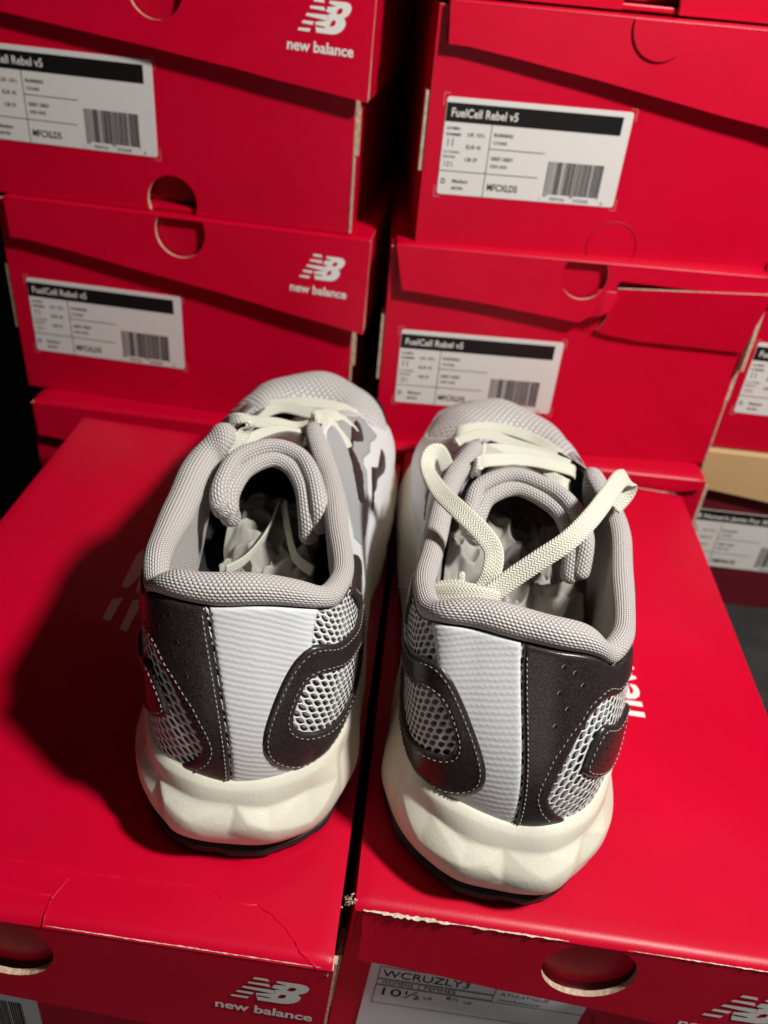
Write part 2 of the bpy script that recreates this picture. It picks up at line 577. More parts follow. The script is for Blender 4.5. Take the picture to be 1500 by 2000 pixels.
def running_label(body, x, z, w=0.1047, h=0.0515, title='FuelCell Rebel v5', code='MFCXLD5', cut=None, dark=False):
    """stock label on the end of a box, child of the body"""
    mb = MB()
    x1 = x + w if cut is None else min(x + w, cut)
    mb.prism(rounded(x, x1, z, z + h, 0.0016), -0.0004, 0.0000, XZ)
    lab = mb.build('label', [M['paper']], body)
    p = MB()
    T = on_front(-0.00055)
    T2 = on_front(-0.0007)
    s = w / 0.1047
    def R(a, b, c, d, mi=0):
        b = min(b, x1 - x)
        if b > a:
            rect2(p, x + a, x + b, z + c, z + d, T, mi)
    band = (h - 0.0125, h - 0.0028)
    if title.startswith('Fuel'):
        R(0.0003, 0.0995 * s, *band)
    else:
        R(0.0003, w - 0.0005, h - 0.0095, h - 0.0002)
    def t(sx, sz, txt, size, width=None, bold=0.0, mi=0):
        if x + sx + (width or 0) > x1:
            return
        put_text(p, txt, x + sx, z + sz, size, T, bold, width, mi)
    R(0.0265, 0.0269, 0.0, band[0], 1)
    R(0.0, 0.0570, 0.0128, 0.0132, 1)
    R(0.0269, 0.0590, 0.0262, 0.0266, 1)
    t(0.0015, 0.0350, 'US MEN', 0.0021, 0.0075, 0.02, 1)
    t(0.0015, 0.0318, 'HOMMES', 0.0021, 0.0085, 0.02, 1)
    t(0.0018, 0.0262, '11', 0.0062, 0.0042, 0.0, 1)
    t(0.0012, 0.0226, 'US WOMEN', 0.0019, 0.0090, 0.0, 1)
    t(0.0012, 0.0200, 'FEMMES', 0.0019, 0.0070, 0.0, 1)
    t(0.0015, 0.0155, '12\u00bd', 0.0040, 0.0060, 0.0, 1)
    t(0.0135, 0.0320, 'UK 10\u00bd', 0.0030, 0.0100, 0.01, 1)
    t(0.0135, 0.0255, 'EUR 45', 0.0030, 0.0085, 0.01, 1)
    t(0.0135, 0.0188, 'CM 29', 0.0030, 0.0072, 0.01, 1)
    t(0.0285, 0.0330, 'RUNNING', 0.0027, 0.0110, 0.02, 1)
    t(0.0285, 0.0290, 'COURSE', 0.0024, 0.0080, 0.01, 1)
    t(0.0285, 0.0205, 'GREY GREY', 0.0027, 0.0130, 0.02, 1)
    t(0.0285, 0.0165, 'GRIS GRIS', 0.0024, 0.0100, 0.01, 1)
    t(0.0015, 0.0060, 'D', 0.0040, 0.0026, 0.02, 0)
    t(0.0080, 0.0068, 'Medium', 0.0028, 0.0090, 0.02, 1)
    t(0.0080, 0.0030, 'MOYEN', 0.0024, 0.0066, 0.02, 1)
    t(0.0285, 0.0040, code, 0.0052, 0.0180, 0.02, 0)
    if x + 0.096 * s <= x1:
        barcode(p, x + 0.0620, x + 0.0945, z + 0.0045, z + 0.0225, T)
        t(0.0595, 0.0008, '1', 0.0024, 0.0008, 0, 1)
        t(0.0660, 0.0012, '98936', 0.0026, 0.0090, 0, 1)
        t(0.0800, 0.0012, '05068', 0.0026, 0.0090, 0, 1)
        t(0.0965, 0.0008, '8', 0.0024, 0.0012, 0, 1)
    p.build('printing', [M['ink'], M['ink_grey']], lab)
    q = MB()
    if title.startswith('Fuel'):
        tw = 0.0375
        if x + 0.003 + tw <= x1:
            put_text(q, title, x + 0.003, z + h - 0.0098, 0.0062, T2, 0.012, tw)
        else:
            put_text(q, title[:4], x + 0.003, z + h - 0.0098, 0.0062, T2, 0.012, 0.0095)
    else:
        put_text(q, title, x + 0.002, z + h - 0.0072, 0.0052, T2, 0.02, 0.0600)
    q.build('heading', [M['ink_white']], lab)
    c = MB()
    g, L, k = 0.0018, 0.0065, 0.0004
    T3 = on_front(-0.00015)
    if title.startswith('Fuel'):
        for (cx, sx) in ((x - g, 1), (x + w + g, -1)):
            for (cz, sz) in ((z - g, 1), (z + h + g, -1)):
                c = MB()
                a = sorted((cx, cx + sx * k)); b2 = sorted((cz, cz + sz * L))
                rect2(c, a[0], a[1], b2[0], b2[1], T3)
                a = sorted((cx + sx * k, cx + sx * g * 2)); b2 = sorted((cz, cz + sz * k))
                rect2(c, a[0], a[1], b2[0], b2[1], T3)
                bm_ = c.build('corner_mark', [M['ink_pink']], body)
        pass
    return lab

GB = 'red shoeboxes stacked behind and under the sneakers'
def front_logo(lid, x, z, w, d, tilt=0.0):
    mb = MB()
    d_, h_, ln_ = LEAN[lid.parent.name]
    put_logo(mb, x, z, w, lambda a, q: (a, d_ - 0.0003 - max(0.0, h_ - q) * ln_, q), tilt)
    return mb.build('emblem', [M['ink_white']], lid)

# world planes: z=0 is the top of the left front box. Heights in metres.
FL_TILT, FR_TILT = -0.0397, -0.0565
FLOOR = -0.141

# floor and nothing else around
mb = MB(); mb.box(-3, 3, -1.2, 4, FLOOR - 0.05, FLOOR)
def floor_mat():
    m, nt, b = new_mat('dark_floor')
    t = N(nt, 'ShaderNodeTexCoord')
    g = noise_tex(nt, t.outputs['Object'], 38, 6, 0.65)
    f = noise_tex(nt, t.outputs['Object'], 900, 2, 0.6)
    c = ramp(nt, g, [(0.40, (0.018, 0.017, 0.017)), (0.58, (0.030, 0.029, 0.028)), (0.74, (0.09, 0.085, 0.08))])
    nt.links.new(c, b.inputs['Base Color'])
    b.inputs['Roughness'].default_value = 0.8
    bump(nt, b, f, 0.5, 0.001)
    return m
M['floor'] = floor_mat()
fl = mb.build('floor', [M['floor']]); fl['kind'] = 'structure'

# ---- left stack -------------------------------------------------
yawL = -0.0382
def yL(x): return 0.3335 + yawL * (x + 0.08)
def yR1(x): return 0.3297 + 0.0753 * (x - 0.2)
def yR2(x): return 0.336 + 0.1103 * (x - 0.2)
TH = 0.0022
hB = 0.1335            # body+lid height between boxes
LEN = 0.345

b, body, lid, d = make_box('shoebox', 'lowest red shoebox of the left stack, only its lid edge showing',
    GB, -0.1675, 0.3195, FLOOR, 0.2290, LEN, 0.1305, yaw=-0.012, flap=(0.024, 0.055), lid_shift=(-0.004, 0.004), seed=1.0, jog=False)

b, body, lid, d = make_box('shoebox', 'labelled red shoebox in the left stack, resting on the lowest box',
    GB, -0.1755, yL(-0.1755), -0.0090, 0.2295, LEN, 0.1325, yaw=yawL, flap=(0.024, 0.058), lid_shift=(-0.007, 0.0082),
    lid_hole=(0.1195, 0.1245, 0.0158), seed=2.0)
running_label(body, 0.0110, 0.0290)
front_logo(lid, 0.1893, 0.0970, 0.0362, d, -0.030)

b, body, lid, d = make_box('shoebox', 'topmost red shoebox of the left stack, label cut by the picture edge',
    GB, -0.1800, yL(-0.1800), 0.1250, 0.2280, LEN, 0.1250, yaw=yawL, flap=(0.0235, 0.0500), lid_shift=(0.000, 0.0075),
    lid_hole=(0.1175, 0.1190, 0.0155), body_hole=(0.1185, 0.0065, 0.0155), seed=3.0)
running_label(body, 0.0065, 0.0315)
front_logo(lid, 0.1895, 0.0965, 0.0365, d, -0.020)

# ---- right stack ------------------------------------------------
b, body, lid, d = make_box('shoebox', 'lowest red shoebox of the right stack, only a strip of lid showing',
    GB, 0.0750, 0.3140, FLOOR, 0.2300, LEN, 0.1305, yaw=0.024, flap=(0.055, 0.006), lid_shift=(0.0, -0.003), seed=4.0, jog=False)
c = MB(); c.box(0.2302, 0.2326, 0.0008, 0.004, 0.02, 0.124); c.build('corner_fold', [M['edge']], b)

def broken_flap(w, h):
    # the printed flap of this lid is bent away right of the thumb hole
    p = [(0.0028, h), (0.0085, h - 0.026), (0.020, h - 0.0268), (0.060, h - 0.030), (0.095, h - 0.034), (0.1195, h - 0.0370),
         (0.1250, h - 0.0335), (0.1320, h - 0.0285), (0.1370, h - 0.021), (0.1385, h - 0.013), (0.1400, h - 0.0095), (0.232, h - 0.013), (0.232, h)]
    cx, cz, r = 0.1180, h - 0.0085, 0.0142
    a = math.degrees(math.asin((h - cz) / r))
    return p + arc(cx, cz, r, a, -180 - a, 26)
b, body, lid, d = make_box('shoebox', 'labelled red shoebox with a broken lid flap bent back at its thumb hole',
    GB, 0.0752, yR1(0.0752), -0.0090, 0.2305, LEN, 0.1345, yaw=0.0753, lid_shift=(-0.0028, 0.001), seed=5.0, lid_front=broken_flap, side_flap=(0.026, 0.012))
running_label(body, 0.0110, 0.0290)
# the board that has sprung out over the flap, with its raw kraft edge
c = MB()
c.prism([(0.1395, 0.1205), (0.1372, 0.1000), (0.1330, 0.0915), (0.1420, 0.0892), (0.1600, 0.0870), (0.2290, 0.0850), (0.2345, 0.1250)], 0.0, 0.0022, lambda a, q, dd: (a, -0.0030 - max(0.0, q - 0.085) / 0.04 * 0.0040 + dd, q), 0, 1, 0)
c.box(0.2312, 0.2335, -0.0050, 0.002, 0.0730, 0.1200, 1)
c.build('sprung_panel', [M['red'], M['edge']], b)
c = MB()
for (x0, x1, zz) in ((0.120, 0.142, 0.0905), (0.143, 0.148, 0.0885), (0.150, 0.205, 0.0865)):
    c.add([(x0, -0.0006, zz), (x1, -0.0006, zz - 0.0012), (x1, -0.0002, zz - 0.0022), (x0, -0.0002, zz - 0.0008)], [(0, 1, 2, 3)])
c.build('crease', [M['red']], b)
# curl of the torn flap beside the hole
n, mth = 14, 10
V = []; F = []
for j in range(n + 1):
    for i in range(mth + 1):
        a = i / mth; t_ = j / n
        xx = 0.1235 + a * 0.0155 + 0.0035 * t_
        zz = 0.1345 - 0.0350 + t_ * 0.0190 + a * 0.0075 * (1 - t_)
        yy = d - 0.0004 - 0.0045 * math.sin(a * 2.4) * (1 - 0.75 * t_)
        V.append((xx, yy, zz))
F = [(j * (mth + 1) + i, j * (mth + 1) + i + 1, (j + 1) * (mth + 1) + i + 1, (j + 1) * (mth + 1) + i) for j in range(n) for i in range(mth)]
cu = obj('curled_corner', V, F, M['red'], lid)
sm = cu.modifiers.new('solid', 'SOLIDIFY'); sm.thickness = 0.0012

def ring_cut(cx, cz, r, a0, a1, wd, dy):
    m_ = MB()
    n_ = 30
    o_ = arc(cx, cz, r, a0, a1, n_); i_ = arc(cx, cz, r - wd, a0, a1, n_)
    m_.add([(p[0], dy, p[1]) for p in o_] + [(p[0], dy - 0.0003, p[1]) for p in i_], [(k, k + 1, n_ + 2 + k, n_ + 1 + k) for k in range(n_)])
    return m_

b, body, lid, d = make_box('shoebox', 'labelled red shoebox with an unpunched thumb tab, upper part of the right stack',
    GB, 0.0888, yR2(0.0888), 0.1255, 0.2300, LEN, 0.1265, yaw=0.1103, flap=(0.0195, 0.0540), lid_shift=(-0.0050, 0.004), seed=6.0)
running_label(body, 0.0095, 0.0300)
c = ring_cut(0.1190, 0.0065, 0.0155, -24, 204, 0.0005, -0.0002)
c.build('perforated_arc', [M['inside']], body)
c = MB()
cx, cz, r = 0.1175, 0.1235, 0.0158
a = math.degrees(math.asin((0.1262 - cz) / r))
c.prism(arc(cx, cz, r, a, -180 - a, 30), d - 0.0011, d - 0.0001, lambda a, q, dd: (a, dd - max(0.0, 0.1265 - q) * 0.085 - 0.0004, q), 0, 1, 0)
c.build('thumb_tab', [M['red'], M['edge']], lid)

b, body, lid, d = make_box('shoebox', 'red shoebox at the very top right, only its bottom edge showing',
    GB, 0.0930, yR2(0.0930) + 0.001, 0.2545, 0.2290, LEN, 0.1300, yaw=0.1303, body_hole=(0.1070, 0.0020, 0.0155), seed=7.0)

# ---- boxes at the right picture edge -----------------------------
b, body, lid, d = make_box('shoebox', 'maroon shoebox with a tan kraft lid, standing on the dark floor',
    'other shoebox at the right edge', 0.3085, 0.3500, FLOOR, 0.2300, LEN, 0.1375, yaw=0.010, body_mat='maroon', lid_mat='kraft',
    flap=(0.029, 0.060), lid_shift=(0.001, 0.004), seed=8.0)
running_label(body, 0.0045, 0.0360, w=0.1100, h=0.0510, title='NB Numeric Jamie Foy 306', code='NM306CRI')
b, body, lid, d = make_box('shoebox', 'red shoebox resting on the tan kraft lid at the right edge',
    GB, 0.3095, 0.3500, -0.0010, 0.2290, LEN, 0.1320, yaw=0.010, flap=(0.022, 0.058), seed=9.0)
running_label(body, 0.0085, 0.0280)

# ---- front boxes the sneakers stand on ---------------------------
FLx, FLy, FRx, FRy = -0.1148, -0.0362, 0.1012, -0.0131
hFL, hFR = 0.1340, 0.1280

def big_logo(lid, x, y, w, z, mb=None):
    """emblem reading away from the camera on a lid top: x = line of the words, y = their start"""
    m_ = MB()
    put_logo(m_, 0, 0, w, lambda a, b_: (x - b_, y + a, z))
    return m_.build('emblem', [M['ink_white']], lid)

def lidz(root_h): return root_h + TH * 0.5

b, body, lid, d = make_box('shoebox', 'red shoebox under the left sneaker, its lid creased near the front',
    GB, FLx, FLy, -hFL - 0.0011 - 0.0040, 0.2100, 0.3240, hFL, yaw=0.0023, tilt=0, flap=(0.044, 0.062), lid_shift=(0.0, 0.0012),
    lid_hole=(0.0965, hFL - 0.0170, 0.0178), seed=10.0, flap_lean=0.03)
FLroot = b
b.matrix_world = Matrix.Translation((FLx, FLy, 0)) @ Matrix.Rotation(0.0023, 4, 'Z') @ Matrix.Rotation(-FL_TILT, 4, 'Y') @ Matrix.Translation((0, 0, -hFL - 0.0011))
front_logo(lid, 0.1715, hFL - 0.0350, 0.0355, d, -0.015)
FLlid, FLd = lid, d
mbx = MB(); mbx.prism(rounded(0.03, 0.1010, 0.028, 0.0780, 0.0016), -0.0006, 0, XZ)
lb_ = mbx.build('label', [M['paper_grey']], body)
p = MB(); barcode(p, 0.066, 0.0945, 0.040, 0.066, on_front(-0.0008)); p.build('printing', [M['ink']], lb_)

def fr_front(w, h):
    p = [(0.0030, h - 0.0015), (0.0045, h - 0.016), (0.0052, h - 0.0325), (0.0100, h - 0.0330), (0.0160, h - 0.0334)]
    for i in range(1, 9):
        f = i / 8
        p.append((0.016 + f * (w - 0.014), h - 0.0334 - 0.019 * f + 0.0004 * math.sin(i * 2.1)))
    p.append((w + 0.002, h))
    cx, cz, r = 0.0905, h - 0.0168, 0.0176
    a = math.degrees(math.asin((h - cz - 0.0002) / r))
    p += arc(cx, cz, r, a, -180 - a, 30)
    return p
b, body, lid, d = make_box('shoebox', 'red shoebox under the right sneaker, front edge scuffed pale, grey size label',
    GB, FRx, FRy, -hFR, 0.1905, 0.3200, hFR, yaw=0.0110, tilt=0, lid_front=fr_front, lid_shift=(0.0, 0.0), side_flap=(0.03, 0.03), seed=11.0, flap_lean=0.03)
b.matrix_world = Matrix.Translation((FRx, FRy, -0.0086)) @ Matrix.Rotation(0.0110, 4, 'Z') @ Matrix.Rotation(-FR_TILT, 4, 'Y') @ Matrix.Translation((0, 0, -hFR - 0.0011))
FRroot, FRlid, FRd = b, lid, d
front_logo(lid, 0.1325, hFR - 0.0450, 0.0420, d, -0.020)

# size label of the right front box
mbx = MB(); mbx.prism(rounded(0.0115, 0.1000, 0.026, hFR - 0.0400, 0.0022), -0.0005, 0, XZ)
lb_ = mbx.build('label', [M['paper_grey']], body)
p = MB(); T = on_front(-0.0007)
X0, Z0, G = 0.0152, hFR - 0.0440, 1.13
def frame_line(x0, x1, z0, z1, k=0.0003):
    rect2(p, x0, x1, z1 - k, z1, T); rect2(p, x0, x1, z0, z0 + k, T)
    rect2(p, x0, x0 + k, z0 + k, z1 - k, T); rect2(p, x1 - k, x1, z0 + k, z1 - k, T)
frame_line(X0, X0 + 0.0420 * G, Z0 - 0.0082 * G, Z0)
frame_line(X0, X0 + 0.0420 * G, Z0 - 0.0125 * G, Z0 - 0.0087 * G)
frame_line(X0, X0 + 0.0800 * G, Z0 - 0.0260 * G, Z0 - 0.0130 * G)
put_text(p, 'WCRUZLY3', X0 + 0.0014 * G, Z0 - 0.0066 * G, 0.0066 * G, T, 0.0, 0.0310 * G)
put_text(p, 'WOMENS', X0 + 0.0016 * G, Z0 - 0.0116 * G, 0.0030 * G, T, 0.0, 0.0115 * G)
put_text(p, 'FEMMES', X0 + 0.0170 * G, Z0 - 0.0116 * G, 0.0030 * G, T, 0.0, 0.0115 * G)
rect2(p, X0 + 0.0152 * G, X0 + 0.0155 * G, Z0 - 0.0122 * G, Z0 - 0.0092 * G, T)
put_text(p, '10\u00bd', X0 + 0.0012 * G, Z0 - 0.0196 * G, 0.0074 * G, T, 0.0, 0.0155 * G)
put_text(p, 'US', X0 + 0.0180 * G, Z0 - 0.0185 * G, 0.0026 * G, T, 0.0, 0.0032 * G)
put_text(p, '8\u00bd', X0 + 0.0260 * G, Z0 - 0.0165 * G, 0.0032 * G, T, 0.0, 0.0044 * G)
put_text(p, 'UK', X0 + 0.0325 * G, Z0 - 0.0175 * G, 0.0026 * G, T, 0.0, 0.0032 * G)
put_text(p, 'ATHLETIC', X0 + 0.0440 * G, Z0 - 0.0040 * G, 0.0028 * G, T, 0.0, 0.0150 * G)
put_text(p, 'ATHL\u00e8TIQUE', X0 + 0.0440 * G, Z0 - 0.0078 * G, 0.0028 * G, T, 0.0, 0.0175 * G)
put_text(p, 'newbalance', X0 + 0.0440 * G, Z0 - 0.0118 * G, 0.0026 * G, T, 0.0, 0.0150 * G)
p.build('printing', [M['ink']], lb_)
c = MB(); T3 = on_front(-0.0002)
rect2(c, 0.0096, 0.0100, hFR - 0.044, hFR - 0.0385, T3); rect2(c, 0.0100, 0.0140, hFR - 0.0389, hFR - 0.0385, T3)
c.build('corner_mark', [M['ink_pink']], body)

# big emblems printed on the two lids, reading away from us
def big_emblem(lid, h, tx, y0, w, words=True):
    m_ = MB()
    z = h + TH * 0.5 + 0.0021
    V_, F_ = logo_geo(w * 0.765)
    m_.add([(tx - (q[1] + w * 0.265), y0 + q[0] + w * 0.155, z) for q in V_], F_)
    if words:
        v_, f_, ww = text_geo('new balance', 0.03, 0.022, 0.98)
        k = w / ww
        m_.add([(tx - q[1] * k, y0 + q[0] * k, z) for q in v_], f_)
    o_ = m_.build('emblem', [M['ink_white']], lid)
    # lay the print on the uneven board
    sw = o_.modifiers.new('wrap', 'SHRINKWRAP')
    sw.target = [c_ for c_ in lid.children if c_.name.startswith('lid_top')][0]
    sw.wrap_method = 'PROJECT'; sw.use_project_z = True; sw.use_negative_direction = True; sw.use_positive_direction = True
    sw.offset = 0.0002
    return o_

# cracks, rubs and torn fibre on the front lids
def scuff(lid, pts, width, seed, mat='wear', z=None, name='worn_edge', dy=0.0):
    """irregular pale rub along a polyline of 3D points"""
    r = random.Random(seed)
    V = []; F = []
    P = [Vector(q) for q in pts]
    seg = []
    for a_, b_ in zip(P[:-1], P[1:]):
        n_ = max(2, int((b_ - a_).length / 0.0012))
        seg += [a_.lerp(b_, i / n_) for i in range(n_)]
    seg.append(P[-1])
    for i, q in enumerate(seg):
        env = math.sin(math.pi * (i + 0.5) / len(seg)) ** 0.4
        wd = width * env * (0.25 + 0.75 * r.random())
        up = wd * (0.2 + 0.5 * r.random())
        V += [(q.x, q.y + up, q.z), (q.x + 0.0002, q.y - wd + up, q.z)]
    F = [(2 * i, 2 * i + 1, 2 * i + 3, 2 * i + 2) for i in range(len(seg) - 1)]
    return obj(name, V, F, M[mat], lid, smooth=False)

def fibre(lid, c0, n_, rad, seed, name='torn_corner'):
    r = random.Random(seed)
    m_ = MB()
    for i in range(n_):
        a_ = Vector((r.gauss(0, rad), r.gauss(0, rad * 0.6), r.gauss(0, rad)))
        p0 = Vector(c0) + a_
        dv = Vector((r.gauss(0, 1), r.gauss(0, 1), r.gauss(0, 1))).normalized() * rad * r.uniform(0.4, 1.2)
        s_ = Vector((r.gauss(0, 1), r.gauss(0, 1), r.gauss(0, 1))).normalized() * rad * r.uniform(0.1, 0.35)
        q = dv.cross(s_).normalized() * 0.0002
        m_.add([p0 - s_, p0 + dv * .5 - s_ * .6, p0 + dv, p0 + dv * .5 + s_ * .7, p0 + q * 3 + dv * .4], [(0, 1, 4), (1, 2, 4), (2, 3, 4), (3, 0, 4)])
    return m_.build(name, [M['wear']], lid)

big_emblem(FLlid, hFL, 0.1530, 0.1020, 0.108)
big_emblem(FRlid, hFR, 0.1260, 0.1085, 0.112)

def crack(lid, h, pts, ox, oy, wd=0.0004, mat='wear', seed=1, name='crease'):
    """fine raised fold in the printed sheet: a low ridge"""
    V = []; F = []
    P = [Vector((x / 1000 - ox, y / 1000 - oy, 0)) for x, y in pts]
    seg = []
    for a_, b_ in zip(P[:-1], P[1:]):
        n_ = max(2, int((b_ - a_).length / 0.002))
        seg += [a_.lerp(b_, i / n_) for i in range(n_)]
    seg.append(P[-1])
    r = random.Random(seed)
    z0 = h + TH * 0.5 + 0.0004
    for i, q in enumerate(seg):
        e = max(0.0, math.sin(math.pi * i / (len(seg) - 1))) ** 0.5
        j = r.uniform(-0.0004, 0.0004)
        w_ = wd * (0.35 + e * r.uniform(0.6, 1.2))
        V += [(q.x, q.y + j + w_ * 2.5, z0 - 0.0016), (q.x, q.y + j, z0 + 0.00028 * e), (q.x, q.y + j - w_, z0 - 0.0016)]
    n_ = len(seg)
    for i in range(n_ - 1):
        for k in range(2):
            F.append((3 * i + k, 3 * i + k + 1, 3 * i + k + 4, 3 * i + k + 3))
    return obj(name, V, F, M[mat], lid, smooth=True)


# ================================================================== sneakers
mm = 0.001
class Periodic:
    """Catmull-Rom through (s, value) on a closed parameter s in [-.5, .5)"""
    def __init__(self, ks, vs):
        o = np.argsort(ks)
        self.k = np.array(ks, float)[o]
        self.v = np.array(vs, float)[o]
        n = len(self.k)
        self.kk = np.concatenate([self.k[-2:] - 1, self.k, self.k[:2] + 1])
        self.vv = np.concatenate([self.v[-2:], self.v, self.v[:2]])
        kk, vv = self.kk, self.vv
        m = np.zeros_like(vv)
        for i in range(1, len(kk) - 1):
            h0, h1 = kk[i] - kk[i - 1], kk[i + 1] - kk[i]
            d0 = (vv[i] - vv[i - 1]) / h0; d1 = (vv[i + 1] - vv[i]) / h1
            m[i] = (d0 * h1 + d1 * h0) / (h0 + h1)
        self.m = m
    def __call__(self, s):
        s = (np.asarray(s, float) + 0.5) % 1.0 - 0.5
        i = np.clip(np.searchsorted(self.kk, s, side='right') - 1, 1, len(self.kk) - 3)
        h = self.kk[i + 1] - self.kk[i]
        t = ((s - self.kk[i]) / h)
        if self.vv.ndim == 2:
            t = t[..., None]; h = h[..., None]
        t2, t3 = t * t, t * t * t
        return ((2 * t3 - 3 * t2 + 1) * self.vv[i] + (t3 - 2 * t2 + t) * h * self.m[i]
                + (-2 * t3 + 3 * t2) * self.vv[i + 1] + (t3 - t2) * h * self.m[i + 1])

# s > 0 medial, s < 0 lateral; x is given for a left shoe (medial = +x)
STA = [0, .035, .07, .12, .20, .28, .345, .41, .455, .485]
TOE = .5
B_M = [(-1, 1.5, 37), (13, 4.5, 38), (27, 12, 41), (36.5, 32, 47), (38, 80, 49), (39, 125, 46), (43, 160, 42), (47, 200, 37), (46, 245, 34), (30, 283, 34)]
B_L = [(-1, 1.5, 37), (-14, 2.5, 39), (-27, 8, 43), (-37, 30, 48), (-41, 80, 49), (-43, 125, 46), (-46, 160, 42), (-49, 200, 37), (-45, 245, 34), (-28, 283, 34)]
B_T = (3, 300, 35)
O_M = [(0, -10, 20), (17, -7, 20), (34, 4, 20), (44.5, 28, 20), (43, 80, 20), (43, 122, 20), (48, 160, 19), (52, 200, 18), (50.5, 248, 18), (33, 290, 18)]
O_L = [(0, -10, 20), (-18, -8, 20), (-34, 3, 20), (-44.5, 28, 20), (-46, 80, 20), (-47.5, 125, 20), (-50, 160, 19), (-52.5, 200, 18), (-49, 248, 18), (-31, 290, 18)]
O_T = (3, 309, 19)
THR_M = {.41: (14, 180, 89), .455: (12.5, 208, 78), .485: (7, 219, 73)}
THR_L = {.41: (-19, 180, 89), .455: (-17, 208, 78), .485: (-8, 219, 73)}
THR_T = (-1, 223, 72)

B_OV = {'L': {-.12: (-37.5, 30, 43), -.07: (-27.5, 8.5, 40)},
        'R': {.07: (31, 11.5, 40), .12: (40.5, 32, 40.5), .2: (41, 80, 45), .035: (15, 5, 38), -.07: (-27, 11, 38.5), -.12: (-37.5, 32, 41), -.2: (-42, 80, 46)}}
RIM = {
 'L': {-.345: (-26.8, 128.5, 104), -.28: (-34.8, 113, 95), -.2: (-37, 80, 92), -.12: (-35.4, 44.5, 98), -.07: (-31.1, 28.5, 103), -.035: (-23.8, 23.5, 106), 0: (-12.6, 22.0, 107),
       .035: (2.1, 23.5, 108), .07: (17.8, 27.2, 106), .12: (26.4, 43, 99), .2: (22.6, 85, 91), .28: (16.7, 117, 94), .345: (7, 142, 104)},
 'R': {.345: (24, 146.5, 104), .28: (33.7, 123.0, 96), .2: (38.7, 82.2, 91), .12: (41.5, 46.0, 98), .07: (36.0, 31.0, 105), .035: (23.8, 29.0, 107), 0: (9.8, 27.0, 107),
       -.035: (-2.9, 25.6, 107), -.07: (-15.8, 28.0, 105), -.12: (-26, 40.0, 97), -.2: (-34.6, 83.0, 90), -.28: (-37, 122.0, 93), -.345: (-25.4, 141.8, 103)}}
RAD = {0: 5.3, .035: 5.1, .07: 4.3, .12: 3.9, .2: 4.5, .28: 4.3, .345: 3.6, .41: 0.01, .455: 0.01, .485: 0.01}
RADI = {'L': {-.2: 6.2, -.28: 6.6, -.12: 4.6, -.07: 3.9, -.035: 4.7, -.345: 5.0}, 'R': {}}

def keys(M_, L_, T_):
    ks, vs = [], []
    for i, s in enumerate(STA):
        ks.append(s); vs.append(M_[i])
        if s > 0:
            ks.append(-s); vs.append(L_[i])
    ks.append(-TOE); vs.append(T_)
    return ks, vs

